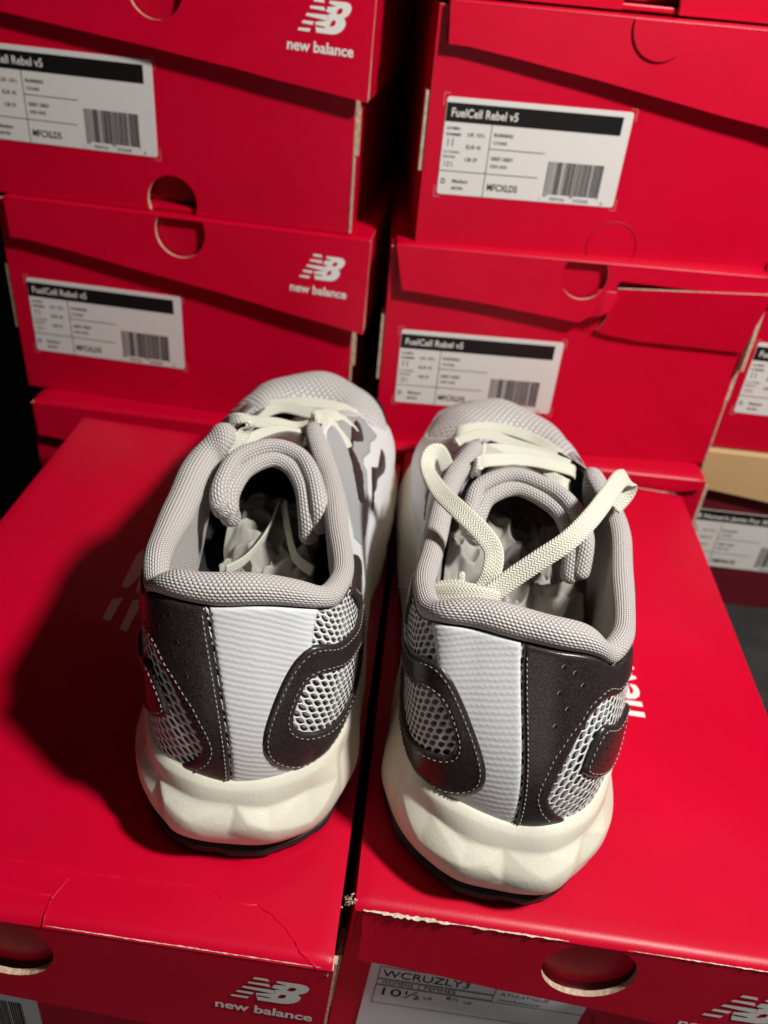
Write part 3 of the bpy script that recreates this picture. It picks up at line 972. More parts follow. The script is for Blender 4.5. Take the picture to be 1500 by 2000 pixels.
class Shoe:
    def __init__(self, side):
        self.side = side
        kb, vb = keys(B_M, B_L, B_T)
        for i_, k_ in enumerate(kb):
            if k_ in B_OV[side]: vb[i_] = B_OV[side][k_]
        self.B = Periodic(kb, vb)
        ko, vo = keys(O_M, O_L, O_T)
        if side == 'L':
            for i_, k_ in enumerate(ko):
                if .05 < abs(k_) < .15: vo[i_] = (vo[i_][0] * .945, vo[i_][1], vo[i_][2])
        if side == 'R':
            for i_, k_ in enumerate(ko):
                if abs(k_) < .05: vo[i_] = (vo[i_][0], vo[i_][1] - 2.4, vo[i_][2])
        self.O = Periodic(ko, vo)
        rim = dict(RIM[side])
        for d_ in (THR_M,):
            for k, v in d_.items(): rim[k] = v
        for k, v in THR_L.items(): rim[-k] = v
        rim[-.5] = THR_T
        self.C = Periodic(list(rim.keys()), list(rim.values()))
        rd = {}
        for k, v in RAD.items():
            rd[k] = v; rd[-k] = v
        rd.update(RADI[side]); rd[-.5] = 0.01
        self.r = Periodic(list(rd.keys()), [[v, 0, 0] for v in rd.values()])
    def frame(self, s):
        """centre of padded collar, outward horizontal normal, radius"""
        e = 0.004
        c = self.C(s)
        t = self.C(np.asarray(s) + e) - self.C(np.asarray(s) - e)
        n = np.stack([t[..., 1], -t[..., 0], 0 * t[..., 0]], -1)
        n /= np.maximum(np.linalg.norm(n, axis=-1, keepdims=True), 1e-6)
        r = np.clip(self.r(s)[..., 0:1], 0.01, 12)
        a_ = np.abs((np.asarray(s, float) + .5) % 1 - .5)[..., None]
        w_ = np.clip((a_ - .05) / .06, 0, 1) * np.clip((.33 - a_) / .08, 0, 1)
        c = c + n * w_ * 1.2
        sv = ((np.asarray(s, float) + .5) % 1 - .5)[..., None]
        lip = np.exp(-((sv + .088) / .020) ** 2) * 5.0 + np.exp(-((sv - .092) / .020) ** 2) * 2.6
        c = c - np.array([0, 0, 1.0]) * lip
        return c, n, r
    def surf(self, s, v):
        """outer face of the upper; v 0 at the sole, 1 at the collar or throat"""
        s = np.asarray(s, float); v = np.asarray(v, float)
        s, v = np.broadcast_arrays(s, v)
        B = self.B(s)
        c, n, r = self.frame(s)
        up = np.array([0, 0, 1.0])
        T = c + n * (r * 0.72 + 0.9) - up * (r * 0.62 + 0.6)
        a = np.abs((s + 0.5) % 1.0 - 0.5)
        o = B.copy(); o[..., 2] = 0
        on = self.O(s) - B; on[..., 2] = 0
        on /= np.maximum(np.linalg.norm(on, axis=-1, keepdims=True), 1e-6)
        fore = np.clip((a - 0.30) / 0.16, 0, 1)[..., None]
        fore = fore * fore * (3 - 2 * fore)
        toe = np.clip((a - 0.42) / 0.08, 0, 1)[..., None]
        L = np.linalg.norm(T - B, axis=-1, keepdims=True)
        # lower handle: rises from the sole, leaning slightly outwards further forward
        c1 = B + up * L * (0.34 - 0.02 * fore) + on * (1.6 + 3.0 * fore * (1 - toe)) 
        hd = T - B; hd[..., 2] = 0
        hl = np.linalg.norm(hd, axis=-1, keepdims=True)
        inw = hd / np.maximum(hl, 1e-6)
        c2_heel = T + (B - T) * 0.30 + on * 2.2
        c2_fore = T - inw * hl * 0.42 + up * (3.0 + 3.0 * toe)
        c2 = c2_heel * (1 - fore) + c2_fore * fore
        V = v[..., None]
        P = (1 - V) ** 3 * B + 3 * (1 - V) ** 2 * V * c1 + 3 * (1 - V) * V * V * c2 + V ** 3 * T
        if self.side == 'R':
            P = P.copy(); 
        return P
    def fix(self, P):
        """mirror for the right shoe, go to metres"""
        P = np.array(P, float)
        if self.side == 'R':
            P[..., 0] *= -1
        return P * mm
    def nrm(self, s, v):
        e = 1e-3
        a = self.surf(s, v)
        ds = self.surf(np.asarray(s) + e, v) - self.surf(np.asarray(s) - e, v)
        vp = np.clip(np.asarray(v) + e, 0, 1); vm = np.clip(np.asarray(v) - e, 0, 1)
        dv = self.surf(s, vp) - self.surf(s, vm)
        n = np.cross(ds, dv)
        n /= np.maximum(np.linalg.norm(n, axis=-1, keepdims=True), 1e-9)
        return n

def grid_faces(ns, nv, flip=False):
    F = []
    for j in range(nv - 1):
        for i in range(ns - 1):
            q = (j * ns + i, j * ns + i + 1, (j + 1) * ns + i + 1, (j + 1) * ns + i)
            F.append(q[::-1] if flip else q)
    return F
def surf_mesh(S, name, s0, s1, v0, v1, ns, nv, off, mat, root, uvlen=0.070):
    s = np.linspace(s0, s1, ns); v = np.linspace(v0, v1, nv)
    ss, vv = np.meshgrid(s, v)
    P = S.surf(ss, vv) + S.nrm(ss, vv) * off
    uv = S.uv(ss, vv)
    o = obj(name, S.fix(P).reshape(-1, 3), grid_faces(ns, nv, S.side == 'R'), mat, root, uv.reshape(-1, 2))
    return o

def _uv_setup(S):
    s = np.linspace(-.5, .5, 801)
    P = S.surf(s, 0.45)
    d = np.concatenate([[0], np.cumsum(np.linalg.norm(np.diff(P, axis=0), axis=-1))])
    S._us, S._ud = s, d - np.interp(0, s, d)
def _uv(S, s, v):
    u = np.interp(s, S._us, S._ud) * mm
    return np.stack([u, np.asarray(v) * 0.070], -1)
Shoe.uvset = _uv_setup
Shoe.uv = _uv

def smooth_loop(pts, closed=True, n=8):
    P = np.array(pts, float)
    out = []
    m = len(P)
    rng = range(m) if closed else range(m - 1)
    for i in rng:
        p0 = P[(i - 1) % m] if closed or i > 0 else P[i]
        p1 = P[i]; p2 = P[(i + 1) % m]
        p3 = P[(i + 2) % m] if closed or i + 2 < m else P[(i + 1) % m]
        for k in range(n):
            t = k / n
            out.append(0.5 * ((2 * p1) + (-p0 + p2) * t + (2 * p0 - 5 * p1 + 4 * p2 - p3) * t * t + (-p0 + 3 * p1 - 3 * p2 + p3) * t ** 3))
    if not closed:
        out.append(P[-1])
    return np.array(out)

SK = np.array([0.55, 0.07])      # rough metres per unit of s and v, for even triangles

def overlay(S, name, outer, holes, h, mat, root, smooth=True, sk=None, inner=None):
    """applied piece: polygon in (s, v), raised h mm off the upper, with rolled edge and skirt"""
    loops = [outer] + list(holes)
    loops = [smooth_loop(l) if smooth else np.array(l, float) for l in loops]
    dens = []
    for l in loops:
        o_ = []
        for i in range(len(l)):
            a, b = l[i], l[(i + 1) % len(l)]
            n = max(1, int(np.linalg.norm((b - a) * SK) / 0.0011))
            o_ += [a + (b - a) * k / n for k in range(n)]
        o_ = np.array(o_)
        o_[:, 1] = np.clip(o_[:, 1], 0, 1)
        dens.append(o_)
    pts = []; edges_f = []
    for l in dens:
        b = len(pts)
        pts += [Vector((p[0] * SK[0], p[1] * SK[1])) for p in l]
        edges_f.append(list(range(b, b + len(l))))
    nb = len(pts)
    allp = np.concatenate(dens) * SK
    lo, hi = allp.min(0), allp.max(0)
    g = 0.0016
    polys = [[tuple(q * SK) for q in l] for l in dens]
    ins = []
    jj = 0
    y = lo[1] + g / 2
    while y < hi[1]:
        x = lo[0] + (g / 2 if jj % 2 else 0)
        while x < hi[0]:
            if inside((x, y), polys[0]) and not any(inside((x, y), q) for q in polys[1:]):
                if np.min(((allp - (x, y)) ** 2).sum(1)) > (0.62e-3) ** 2:
                    ins.append((x, y))
            x += g
        y += g * 0.87; jj += 1
    pts += [Vector(p) for p in ins]
    res = delaunay_2d_cdt(pts, [], edges_f, 0, 1e-10)
    tv, tf = res[0], res[2]
    F = []
    for f in tf:
        c = sum((tv[j] for j in f), Vector((0, 0))) / 3
        if inside(c, polys[0]) and not any(inside(c, q) for q in polys[1:]):
            F.append(tuple(f))
    A = np.array([(p.x, p.y) for p in tv]) / SK
    # distance to rim for the rolled edge
    rimd = np.array([np.sqrt(np.min(((allp - q * SK) ** 2).sum(1))) for q in A])
    hh = h * (0.45 + 0.55 * np.clip(rimd / 0.0012, 0, 1) ** 0.6)
    if inner:
        hh = hh + inner(A)
    n = S.nrm(A[:, 0], A[:, 1])
    P = S.surf(A[:, 0], A[:, 1]) + n * hh[:, None]
    V = list(S.fix(P)); uv = list(S.uv(A[:, 0], A[:, 1]))
    for l in dens:
        b = len(V)
        s_, v_ = l[:, 0], l[:, 1]
        nn = S.nrm(s_, v_)
        T_ = S.surf(s_, v_) + nn * h * 0.45
        Bt = S.surf(s_, v_) - nn * 0.4
        V += list(S.fix(T_)) + list(S.fix(Bt))
        u_ = list(S.uv(s_, v_)); uv += u_ + u_
        m = len(l)
        for i in range(m):
            j = (i + 1) % m
            F.append((b + i, b + j, b + m + j, b + m + i))
    o = obj(name, V, F, mat, root, np.array(uv))
    bm = bmesh.new(); bm.from_mesh(o.data)
    bmesh.ops.remove_doubles(bm, verts=bm.verts, dist=1e-6)
    bmesh.ops.recalc_face_normals(bm, faces=bm.faces)
    bm.to_mesh(o.data); bm.free()
    return o

def offset_loop(pts, d, n=6):
    """shrink a smooth closed loop by d metres in scaled (s,v)"""
    l = smooth_loop(pts, True, n) * SK
    a = np.roll(l, 1, 0); b = np.roll(l, -1, 0)
    t = b - a; t /= np.maximum(np.linalg.norm(t, axis=1, keepdims=True), 1e-9)
    nrm = np.stack([t[:, 1], -t[:, 0]], 1)
    area = 0.5 * np.sum(l[:, 0] * np.roll(l[:, 1], -1) - np.roll(l[:, 0], -1) * l[:, 1])
    sg = 1 if area > 0 else -1
    return (l + nrm * d * sg) / SK

def stitches(S, MBx, pts, h, closed=False, step=2.3, ln=1.5, rad=0.19, smooth=True):
    l = smooth_loop(pts, closed, 6) if smooth else np.array(pts, float)
    if closed:
        l = np.vstack([l, l[:1]])
    l[:, 1] = np.clip(l[:, 1], 0, 1)
    P = S.surf(l[:, 0], l[:, 1]) + S.nrm(l[:, 0], l[:, 1]) * h
    d = np.concatenate([[0], np.cumsum(np.linalg.norm(np.diff(P, axis=0), axis=-1))])
    t = 0.6
    while t + ln < d[-1]:
        a = np.array([np.interp(t, d, P[:, k]) for k in range(3)])
        b = np.array([np.interp(t + ln, d, P[:, k]) for k in range(3)])
        ls = np.interp(t + ln / 2, d, l[:, 0]); lv = np.interp(t + ln / 2, d, l[:, 1])
        n = S.nrm(ls, lv)
        ax = (b - a) / np.linalg.norm(b - a)
        sd = np.cross(ax, n)
        V = []; rings = [(-.5, .35, -0.15), (-.3, 1, .12), (0, 1.15, .22), (.3, 1, .12), (.5, .35, -0.15)]
        for (q, rr, up) in rings:
            c = (a + b) / 2 + ax * q * ln + n * up
            for k in range(6):
                an = k * math.pi / 3
                V.append(c + (sd * math.cos(an) + n * math.sin(an)) * rad * rr)
        F = [(i * 6 + k, i * 6 + (k + 1) % 6, (i + 1) * 6 + (k + 1) % 6, (i + 1) * 6 + k) for i in range(4) for k in range(6)]
        MBx.add([tuple(p) for p in S.fix(np.array(V))], F)
        t += step

def tube(path, rad, name, mat, root, n=28, ring=20, squash=None, fix=lambda p: p, cap=True, closed=False, up=(0, 0, 1)):
    """swept padded tube; path (k,3) in mm, rad scalar or list"""
    P = np.array(path, float)
    pts = smooth_loop(P, closed, max(2, n // max(1, len(P) - 1)))
    m = len(pts)
    R_ = np.interp(np.linspace(0, 1, m), np.linspace(0, 1, len(rad)), rad) if hasattr(rad, '__len__') else np.full(m, float(rad))
    T = np.gradient(pts, axis=0); T /= np.maximum(np.linalg.norm(T, axis=1, keepdims=True), 1e-9)
    upv = np.array(up, float)
    sd = np.cross(T, upv); sd /= np.maximum(np.linalg.norm(sd, axis=1, keepdims=True), 1e-9)
    un = np.cross(sd, T)
    d = np.concatenate([[0], np.cumsum(np.linalg.norm(np.diff(pts, axis=0), axis=-1))])
    if cap:
        tot = d[-1]
        e = np.minimum(d, tot - d)
        R_ = R_ * np.sqrt(np.clip(1 - (1 - np.clip(e / np.maximum(R_, .01), 0, 1)) ** 2, 0.001, 1))
    V = []; UV = []
    for i in range(m):
        for k in range(ring + 1):
            a = 2 * math.pi * k / ring
            sq = squash or (1, 1)
            V.append(pts[i] + sd[i] * math.cos(a) * R_[i] * sq[0] + un[i] * math.sin(a) * R_[i] * sq[1])
            UV.append((d[i] * mm, a * np.mean(R_) * mm))
    return obj(name, fix(np.array(V)), grid_faces(ring + 1, m), mat, root, np.array(UV))

def ribbon(path, wdir, width, thick, name, mat, root, fix, n=8):
    """flat woven lace; path (k,3) mm, wdir (k,3) width directions"""
    P = smooth_loop(path, False, n); W = smooth_loop(wdir, False, n)
    m = len(P)
    T = np.gradient(P, axis=0); T /= np.maximum(np.linalg.norm(T, axis=1, keepdims=True), 1e-9)
    W = W - (W * T).sum(1, keepdims=True) * T
    W /= np.maximum(np.linalg.norm(W, axis=1, keepdims=True), 1e-9)
    Nn = np.cross(T, W)
    d = np.concatenate([[0], np.cumsum(np.linalg.norm(np.diff(P, axis=0), axis=-1))])
    prof = [(-.5, 0), (-.47, .38), (-.38, .5), (-.2, .5), (0, .44), (.2, .5), (.38, .5), (.47, .38), (.5, 0), (.47, -.38), (.38, -.5), (.2, -.5), (0, -.44), (-.2, -.5), (-.38, -.5), (-.47, -.38), (-.5, 0)]
    V = []; UV = []
    for i in range(m):
        for (a, b) in prof:
            V.append(P[i] + W[i] * a * width + Nn[i] * b * thick)
            UV.append((d[i] * mm, a * width * mm))
    F = grid_faces(len(prof), m)
    F.append(tuple(range(len(prof) - 1))); F.append(tuple((m - 1) * len(prof) + k for k in range(len(prof) - 1)))
    return obj(name, fix(np.array(V)), F, mat, root, np.array(UV))

# hand-laid facet net of the midsole side wall: (s, z mm, relief mm)
FACET = [(-.50, 12, 0), (-.47, 24, -1.5), (-.44, 14, 1.0), (-.41, 26, .8), (-.385, 15, -1.6), (-.35, 25, 1.2), (-.33, 12, .6), (-.30, 28, -1.8), (-.27, 17, 1.4), (-.24, 30, .6), (-.21, 18, -1.8), (-.18, 32, .8),
         (-.155, 16, 1.0), (-.14, 33, -2.2), (-.115, 22, 1.3), (-.10, 34, -2.4), (-.085, 28, 1.2), (-.088, 13, -.6), (-.066, 32.5, -2.4), (-.058, 22, -1.1), (-.05, 28, 1.0), (-.04, 12, .5), (-.03, 32, -2.0), (-.028, 25.5, 1.2), (-.012, 14, -.4),
         (.0, 21, -1.3), (.004, 31, -2.3), (.014, 27, .6), (.030, 24.5, 1.4), (.030, 29.5, -2.4), (.034, 12, .3), (.060, 21.5, 1.6), (.060, 32, -2.6), (.062, 9, .8), (.088, 31, 1.2), (.095, 15, -.5), (.10, 37, -2.2),
         (.13, 21, 1.0), (.135, 34, .6), (.155, 13, -1.2), (.17, 34, -1.6), (.19, 20, 1.3), (.215, 32, .6), (.235, 15, -1.6), (.26, 28, 1.2), (.28, 16, .9),
         (.305, 28, -1.8), (.33, 14, 1.0), (.355, 26, 1.0), (.38, 14, -1.5), (.41, 25, .8), (.44, 13, .8), (.47, 23, -1.4), (.50, 12, 0)]
FB = []
for k in range(61):
    s_ = -.5 + k / 60
    FB += [(s_, 2.0, 0.0), (s_, 60.0, 0.0)]
def _facet_tab():
    pts = FACET + FB
    V_ = [Vector((p[0] * 600, p[1])) for p in pts]
    r = delaunay_2d_cdt(V_, [], [], 0, 1e-6)
    tri = np.array([list(f) for f in r[2]])
    P = np.array([(p.x, p.y) for p in r[0]])
    val = np.array([pts[o[0]][2] for o in r[3]])
    return P, tri, val
FP, FT, FV = _facet_tab()
def facet(s, z):
    X = np.stack([s.ravel() * 600, z.ravel()], -1)
    out = np.zeros(len(X))
    a, b, c = FP[FT[:, 0]], FP[FT[:, 1]], FP[FT[:, 2]]
    den = (b[:, 1] - c[:, 1]) * (a[:, 0] - c[:, 0]) + (c[:, 0] - b[:, 0]) * (a[:, 1] - c[:, 1])
    for i, (x, y) in enumerate(X):
        l0 = ((b[:, 1] - c[:, 1]) * (x - c[:, 0]) + (c[:, 0] - b[:, 0]) * (y - c[:, 1])) / den
        l1 = ((c[:, 1] - a[:, 1]) * (x - c[:, 0]) + (a[:, 0] - c[:, 0]) * (y - c[:, 1])) / den
        l2 = 1 - l0 - l1
        m = np.minimum(np.minimum(l0, l1), l2)
        k = int(np.argmax(m))
        if m[k] > -1e-3:
            out[i] = l0[k] * FV[FT[k, 0]] + l1[k] * FV[FT[k, 1]] + l2[k] * FV[FT[k, 2]]
    return out.reshape(s.shape)

def toe_spring(s):
    a = np.abs((np.asarray(s) + .5) % 1 - .5)
    t = np.clip((a - .36) / .14, 0, 1)
    return 9.0 * t * t

def build_midsole(S, root):
    ns = 640
    s = np.linspace(-.5, .5, ns + 1)[:-1]
    O = S.O(s); B = S.B(s)
    on = O - B; on[:, 2] = 0
    on /= np.maximum(np.linalg.norm(on, axis=1, keepdims=True), 1e-6)
    sp = toe_spring(s)
    bz = B[:, 2]
    # profile keys: (kind, fraction) interpolated with smooth spline over height
    W = np.linspace(0, 1, 76)
    def col(i):
        o = O[i, :2]; b = B[i, :2]; n = on[i, :2]
        gap = max(2.0, float(np.dot(o - b, n)))
        z0 = 5.5 + sp[i]
        zt = bz[i] + 1.0
        hb = 5.6 * max(0.0, 1 - (abs(s[i]) / .13) ** 2)
        K = [(-6.5 - hb, z0), (-2.2 - hb, z0 + 0.8), (-.4 - hb * .72, z0 + 5), (0.0 - hb * .22, 17 + sp[i] * .4), (-gap * .10, 24), (-gap * .38, 30 + (zt - 38) * .6), (-gap * .62, zt - 3.5), (-gap * .80, zt - 0.8), (-gap * .95, zt + 0.4), (-gap - 1.2, zt + 0.2), (-gap - 3.0, zt - 3.5)]
        K = np.array(K, float)
        q = smooth_loop(K, False, 8)
        d = np.concatenate([[0], np.cumsum(np.linalg.norm(np.diff(q, axis=0), axis=-1))]); d /= d[-1]
        return np.stack([np.interp(W, d, q[:, 0]), np.interp(W, d, q[:, 1])], -1)
    prof = np.array([col(i) for i in range(ns)])           # ns, nw, 2
    nw = len(W)
    ss = np.repeat(s[:, None], nw, 1)
    f = facet(ss, prof[..., 1] - toe_spring(ss) * .3)
    env = np.clip((W - .10) / .15, 0, 1) * np.clip((.80 - W) / .16, 0, 1)
    f = f * env[None, :] * 0.85
    P = np.zeros((ns, nw, 3))
    P[..., :2] = O[:, None, :2] + on[:, None, :2] * (prof[..., 0] + f)[..., None]
    P[..., 2] = prof[..., 1] + f * 0.15
    V = S.fix(P).reshape(-1, 3)
    F = []
    for i in range(ns):
        j = (i + 1) % ns
        for k in range(nw - 1):
            F.append((i * nw + k, j * nw + k, j * nw + k + 1, i * nw + k + 1))
    # footbed and underside
    c0 = len(V); 
    V = np.vstack([V, S.fix(np.array([[0, 150, 5.8], [0, 150, 40.0]]))])
    # rows down the middle instead of one fan: caps follow the outline
    for i in range(ns):
        j = (i + 1) % ns
        F.append((i * nw, c0, j * nw))
        F.append((i * nw + nw - 1, j * nw + nw - 1, c0 + 1))
    o = obj('midsole', V, F, M['foam'], root)
    bm = bmesh.new(); bm.from_mesh(o.data); bmesh.ops.recalc_face_normals(bm, faces=bm.faces); bm.to_mesh(o.data); bm.free()
    # rubber outsole with a scalloped rim
    V = []; F = []
    s2 = np.linspace(-.5, .5, 361)[:-1]
    O2 = S.O(s2); B2 = S.B(s2)
    n2 = O2 - B2; n2[:, 2] = 0; n2 /= np.maximum(np.linalg.norm(n2, axis=1, keepdims=True), 1e-6)
    sp2 = toe_spring(s2)
    wav = 0.5 * np.sin(s2 * 95) + 0.35 * np.sin(s2 * 231 + 1)
    wav = np.sign(wav) * np.abs(wav) ** .5
    rings = [(-9.0, 6.2), (-1.6, 6.0), (-1.0, 4.8), (-1.5, 2.0), (-2.6, 0.4), (-5.0, 0.0)]
    for (a, z) in rings:
        q = O2.copy(); q += n2 * (a - 4.0 * np.clip(1 - (np.abs(s2[:, None]) / .13) ** 2, 0, 1) + wav[:, None] * (0.5 if 0 < z < 5 else 0.1)); q[:, 2] = z + sp2
        V.append(q)
    V = np.concatenate(V)
    m = len(s2)
    for k in range(len(rings) - 1):
        for i in range(m):
            j = (i + 1) % m
            F.append((k * m + i, k * m + j, (k + 1) * m + j, (k + 1) * m + i))
    b = len(V); V = np.vstack([V, [[0, 150, 0.0]]])
    for i in range(m):
        F.append(((len(rings) - 1) * m + i, (len(rings) - 1) * m + (i + 1) % m, b))
    obj('outsole', S.fix(V), F, M['black'], root)

def build_collar(S, root):
    ns = 300
    smax = .345
    s = np.linspace(-smax, smax, ns)
    c, n, r = S.frame(s)
    up = np.array([0, 0, 1.0])
    a = np.abs(s)
    e = np.clip((smax - a) / .016, 0, 1)
    tap = np.sqrt(np.clip(1 - (1 - e) ** 2, .02, 1))[:, None]
    rr = r * tap
    ph = np.radians(np.linspace(-62, 205, 34))
    D = S.B(s) - n * 8.0
    D[:, 2] = 47 + 22 * np.clip((a - .2) / .14, 0, 1)
    rows = []
    # tuck under the seam, then round the roll
    for p in ph:
        bul = 1.0 + 0.06 * np.sin(s * 90)[:, None] * 0.4
        rows.append(c + (n * np.cos(p) * 1.04 + up * np.sin(p)) * rr * bul)
    last = rows[-1]
    tang = (-n * math.sin(ph[-1]) + up * math.cos(ph[-1]))
    for k in range(1, 15):
        t = k / 14
        h1 = last + (up * -14.0 + n * 1.0) * np.ones_like(rr)
        rows.append((1 - t) ** 2 * last + 2 * (1 - t) * t * h1 + t * t * D)
    P = np.stack(rows)                                   # nw, ns, 3
    d = np.concatenate([[0], np.cumsum(np.linalg.norm(np.diff(c, axis=0), axis=-1))])
    w = np.concatenate([[0], np.cumsum(np.linalg.norm(np.diff(P[:, ns // 2], axis=0), axis=-1))])
    uv = np.stack(np.meshgrid(d * mm, w * mm), -1)
    obj('collar', S.fix(P).reshape(-1, 3), grid_faces(ns, len(rows), S.side == 'R'), M['knit'], root, uv.reshape(-1, 2))

def build_insole(S, root, mat):
    s = np.linspace(-.5, .5, 121)[:-1]
    O = S.B(s); on = S.O(s) - O; on[:, 2] = 0; on /= np.linalg.norm(on, axis=1, keepdims=True)
    V = []; F = []
    for (k, z) in ((-4, 60), (-6, 52), (-10, 46), (-16, 44.5)):
        q = O + on * k; q[:, 2] = z - 6 * np.clip((np.abs(s) - .25) / .2, 0, 1)
        V.append(q)
    V = np.concatenate(V); m = len(s)
    for k in range(3):
        for i in range(m):
            j = (i + 1) % m
            F.append((k * m + i, k * m + j, (k + 1) * m + j, (k + 1) * m + i))
    ring = list(range(3 * m, 4 * m))
    r_ = delaunay_2d_cdt([Vector(V[i][:2]) for i in ring], [], [list(range(m))], 1, 1e-6)
    b = len(V)
    V = np.vstack([V, [[p.x, p.y, 44.5 - 6 * min(1, max(0, (p.y - 130) / 90))] for p in r_[0]]])
    F += [tuple(b + i for i in f) for f in r_[2]]
    obj('insole', S.fix(V), F, mat, root)

def crumple(name, cx, cy, cz, wx, wy, amp, seed, parent=None, fix=None, slope=(0, 0), nx=34, ny=34, freq=0.045, shape=None):
    V = []
    for j in range(ny):
        for i in range(nx):
            u, v = i / (nx - 1) - .5, j / (ny - 1) - .5
            x, y = cx + u * wx, cy + v * wy
            q = Vector((x * freq + seed, y * freq, seed * 2.3))
            z = abs(noise.noise(q)) * 1.5 - abs(noise.noise(q * 1.9 + Vector((3, 1, 2)))) * 1.0 + abs(noise.noise(q * 4.1 + Vector((7, 2, 5)))) * .30
            e = 1 - (2 * max(abs(u), abs(v))) ** 6
            dx = noise.noise(q * 3 + Vector((9, 0, 0))) * 3.0; dy = noise.noise(q * 3 + Vector((0, 9, 0))) * 3.0
            r2 = (2 * u) ** 2 + (2 * v) ** 2
            V.append((x + dx, y + dy, cz + amp * z + slope[0] * u * wx + slope[1] * v * wy - 5 * r2))
    F = []
    for j in range(ny - 1):
        for i in range(nx - 1):
            a = j * nx + i
            if (i + j) % 2:
                F += [(a, a + 1, a + nx + 1), (a, a + nx + 1, a + nx)]
            else:
                F += [(a, a + 1, a + nx), (a + 1, a + nx + 1, a + nx)]
    o = obj(name, fix(np.array(V)), F, M['tissue'], parent, smooth=True)
    return o

LOOP_O = [(.155, .62), (.132, .665), (.105, .725), (.088, .762), (.075, .785), (.065, .772), (.056, .715), (.048, .63), (.041, .54), (.034, .44), (.028, .33), (.0265, .24), (.0295, .16), (.037, .095), (.046, .045), (.057, .012), (.08, .004), (.11, .004), (.14, .04), (.165, .2), (.175, .4), (.17, .55)]
LOOP_I = [(.135, .45), (.106, .53), (.086, .59), (.073, .605), (.064, .585), (.058, .52), (.053, .44), (.0505, .37), (.0525, .31), (.06, .265), (.071, .235), (.085, .2), (.11, .15), (.135, .18), (.15, .3)]
PANEL = [(-.001, 0), (-.0015, .25), (-.0015, .5), (-.001, .75), (-.003, 1), (-.03, 1), (-.07, 1), (-.105, 1), (-.13, 1), (-.138, .86), (-.125, .76), (-.1, .775), (-.086, .80), (-.072, .768), (-.061, .695), (-.053, .62), (-.046, .54), (-.039, .45), (-.0315, .36), (-.027, .275), (-.0245, .21), (-.028, .15), (-.036, .085), (-.047, .02), (-.05, 0), (-.03, 0)]
PSTITCH = [(-.125, .80), (-.1, .815), (-.085, .85), (-.075, .83), (-.066, .78), (-.056, .715), (-.049, .64), (-.04, .57), (-.033, .5), (-.027, .445), (-.022, .365), (-.018, .305), (-.0155, .235), (-.0165, .19), (-.021, .125), (-.029, .065), (-.034, .03)]
PATCH = [(-.1, .56), (-.079, .61), (-.069, .595), (-.062, .535), (-.057, .475), (-.053, .395), (-.053, .35), (-.059, .31), (-.07, .28), (-.086, .245), (-.105, .22), (-.13, .28), (-.135, .42), (-.125, .52)]
PERF = [(-.036, .925), (-.045, .9), (-.051, .835), (-.032, .785), (-.038, .705), (-.028, .615)]
GREY = [(.424, .75), (.418, .655), (.415, .52), (.403, .545), (.394, .57), (.379, .53), (.361, .55), (.353, .535), (.35, .48), (.327, .415), (.298, .345), (.27, .385), (.241, .53), (.222, .795), (.245, .90), (.292, .93), (.34, .94), (.38, .93), (.405, .90)]
DARK = [(.412, .795), (.408, .725), (.388, .64), (.381, .625), (.369, .69), (.356, .665), (.346, .575), (.337, .51), (.307, .46), (.298, .525), (.298, .585), (.309, .605), (.335, .665), (.349, .725), (.37, .74), (.39, .80)]
EMB = [(.405, .45), (.405, .4), (.393, .33), (.382, .315), (.359, .345), (.346, .32), (.336, .33), (.318, .28), (.314, .31), (.335, .37), (.362, .455), (.374, .4), (.389, .43)]
WHITE = [(.178, 0), (.18, .5), (.205, .97), (.3, .97), (.37, .97), (.41, .8), (.428, .55), (.44, .40), (.455, .30), (.475, .20), (.494, .12), (.5, .0), (.4, 0), (.3, 0)]
RIB = [(.0005, 0), (.0005, .33), (.0005, .66), (.0005, 1), (.04, 1), (.074, 1), (.069, .85), (.066, .70), (.055, .62), (.047, .5), (.042, .4), (.042, .25), (.05, .12), (.06, .05), (.062, 0), (.04, 0)]
TAB = [(.178, .93), (.215, .62), (.205, .5), (.168, .5), (.128, .9), (.125, .97), (.15, .99)]
def neg(p): return [(-a, b) for a, b in p]

ROWS_L = [
    [(-25.7, 192.9, 78.0), (-17.2, 197.9, 81.0), (-0.5, 200.5, 83.0), (16.8, 201.1, 82.0), (26.3, 199.9, 78.0), (27.3, 205.4, 73.0)] ,
    [(-24.2, 181.5, 82.0), (-12.6, 187.8, 85.0), (1.1, 184.3, 86.0), (12.3, 181.3, 87.0), (21.7, 178.0, 85.0), (26.9, 178.3, 81.0), (27.6, 182.3, 77.0)] ,
    [(-24.9, 154.4, 94.0), (-11.8, 157.3, 93.0), (-2.6, 159.4, 91.0), (3.5, 159.9, 93.0), (6.9, 161.0, 97.0), (13.7, 171.7, 93.0), (20.5, 172.6, 89.0), (26.4, 170.9, 84.0), (27.1, 175.7, 79.0)] ,
    [(6.6, 149.0, 99.0), (8.5, 150.9, 102.0), (12.5, 157.2, 98.0), (16.8, 155.3, 94.0), (23.6, 152.2, 88.0), (24.5, 158.2, 82.0)] ,
    [(-22.5, 126.7, 97.0), (-17.3, 133.9, 98.0), (-10.1, 144.7, 96.0), (-3.9, 150.2, 93.0), (3.8, 154.6, 90.0)] ,
]
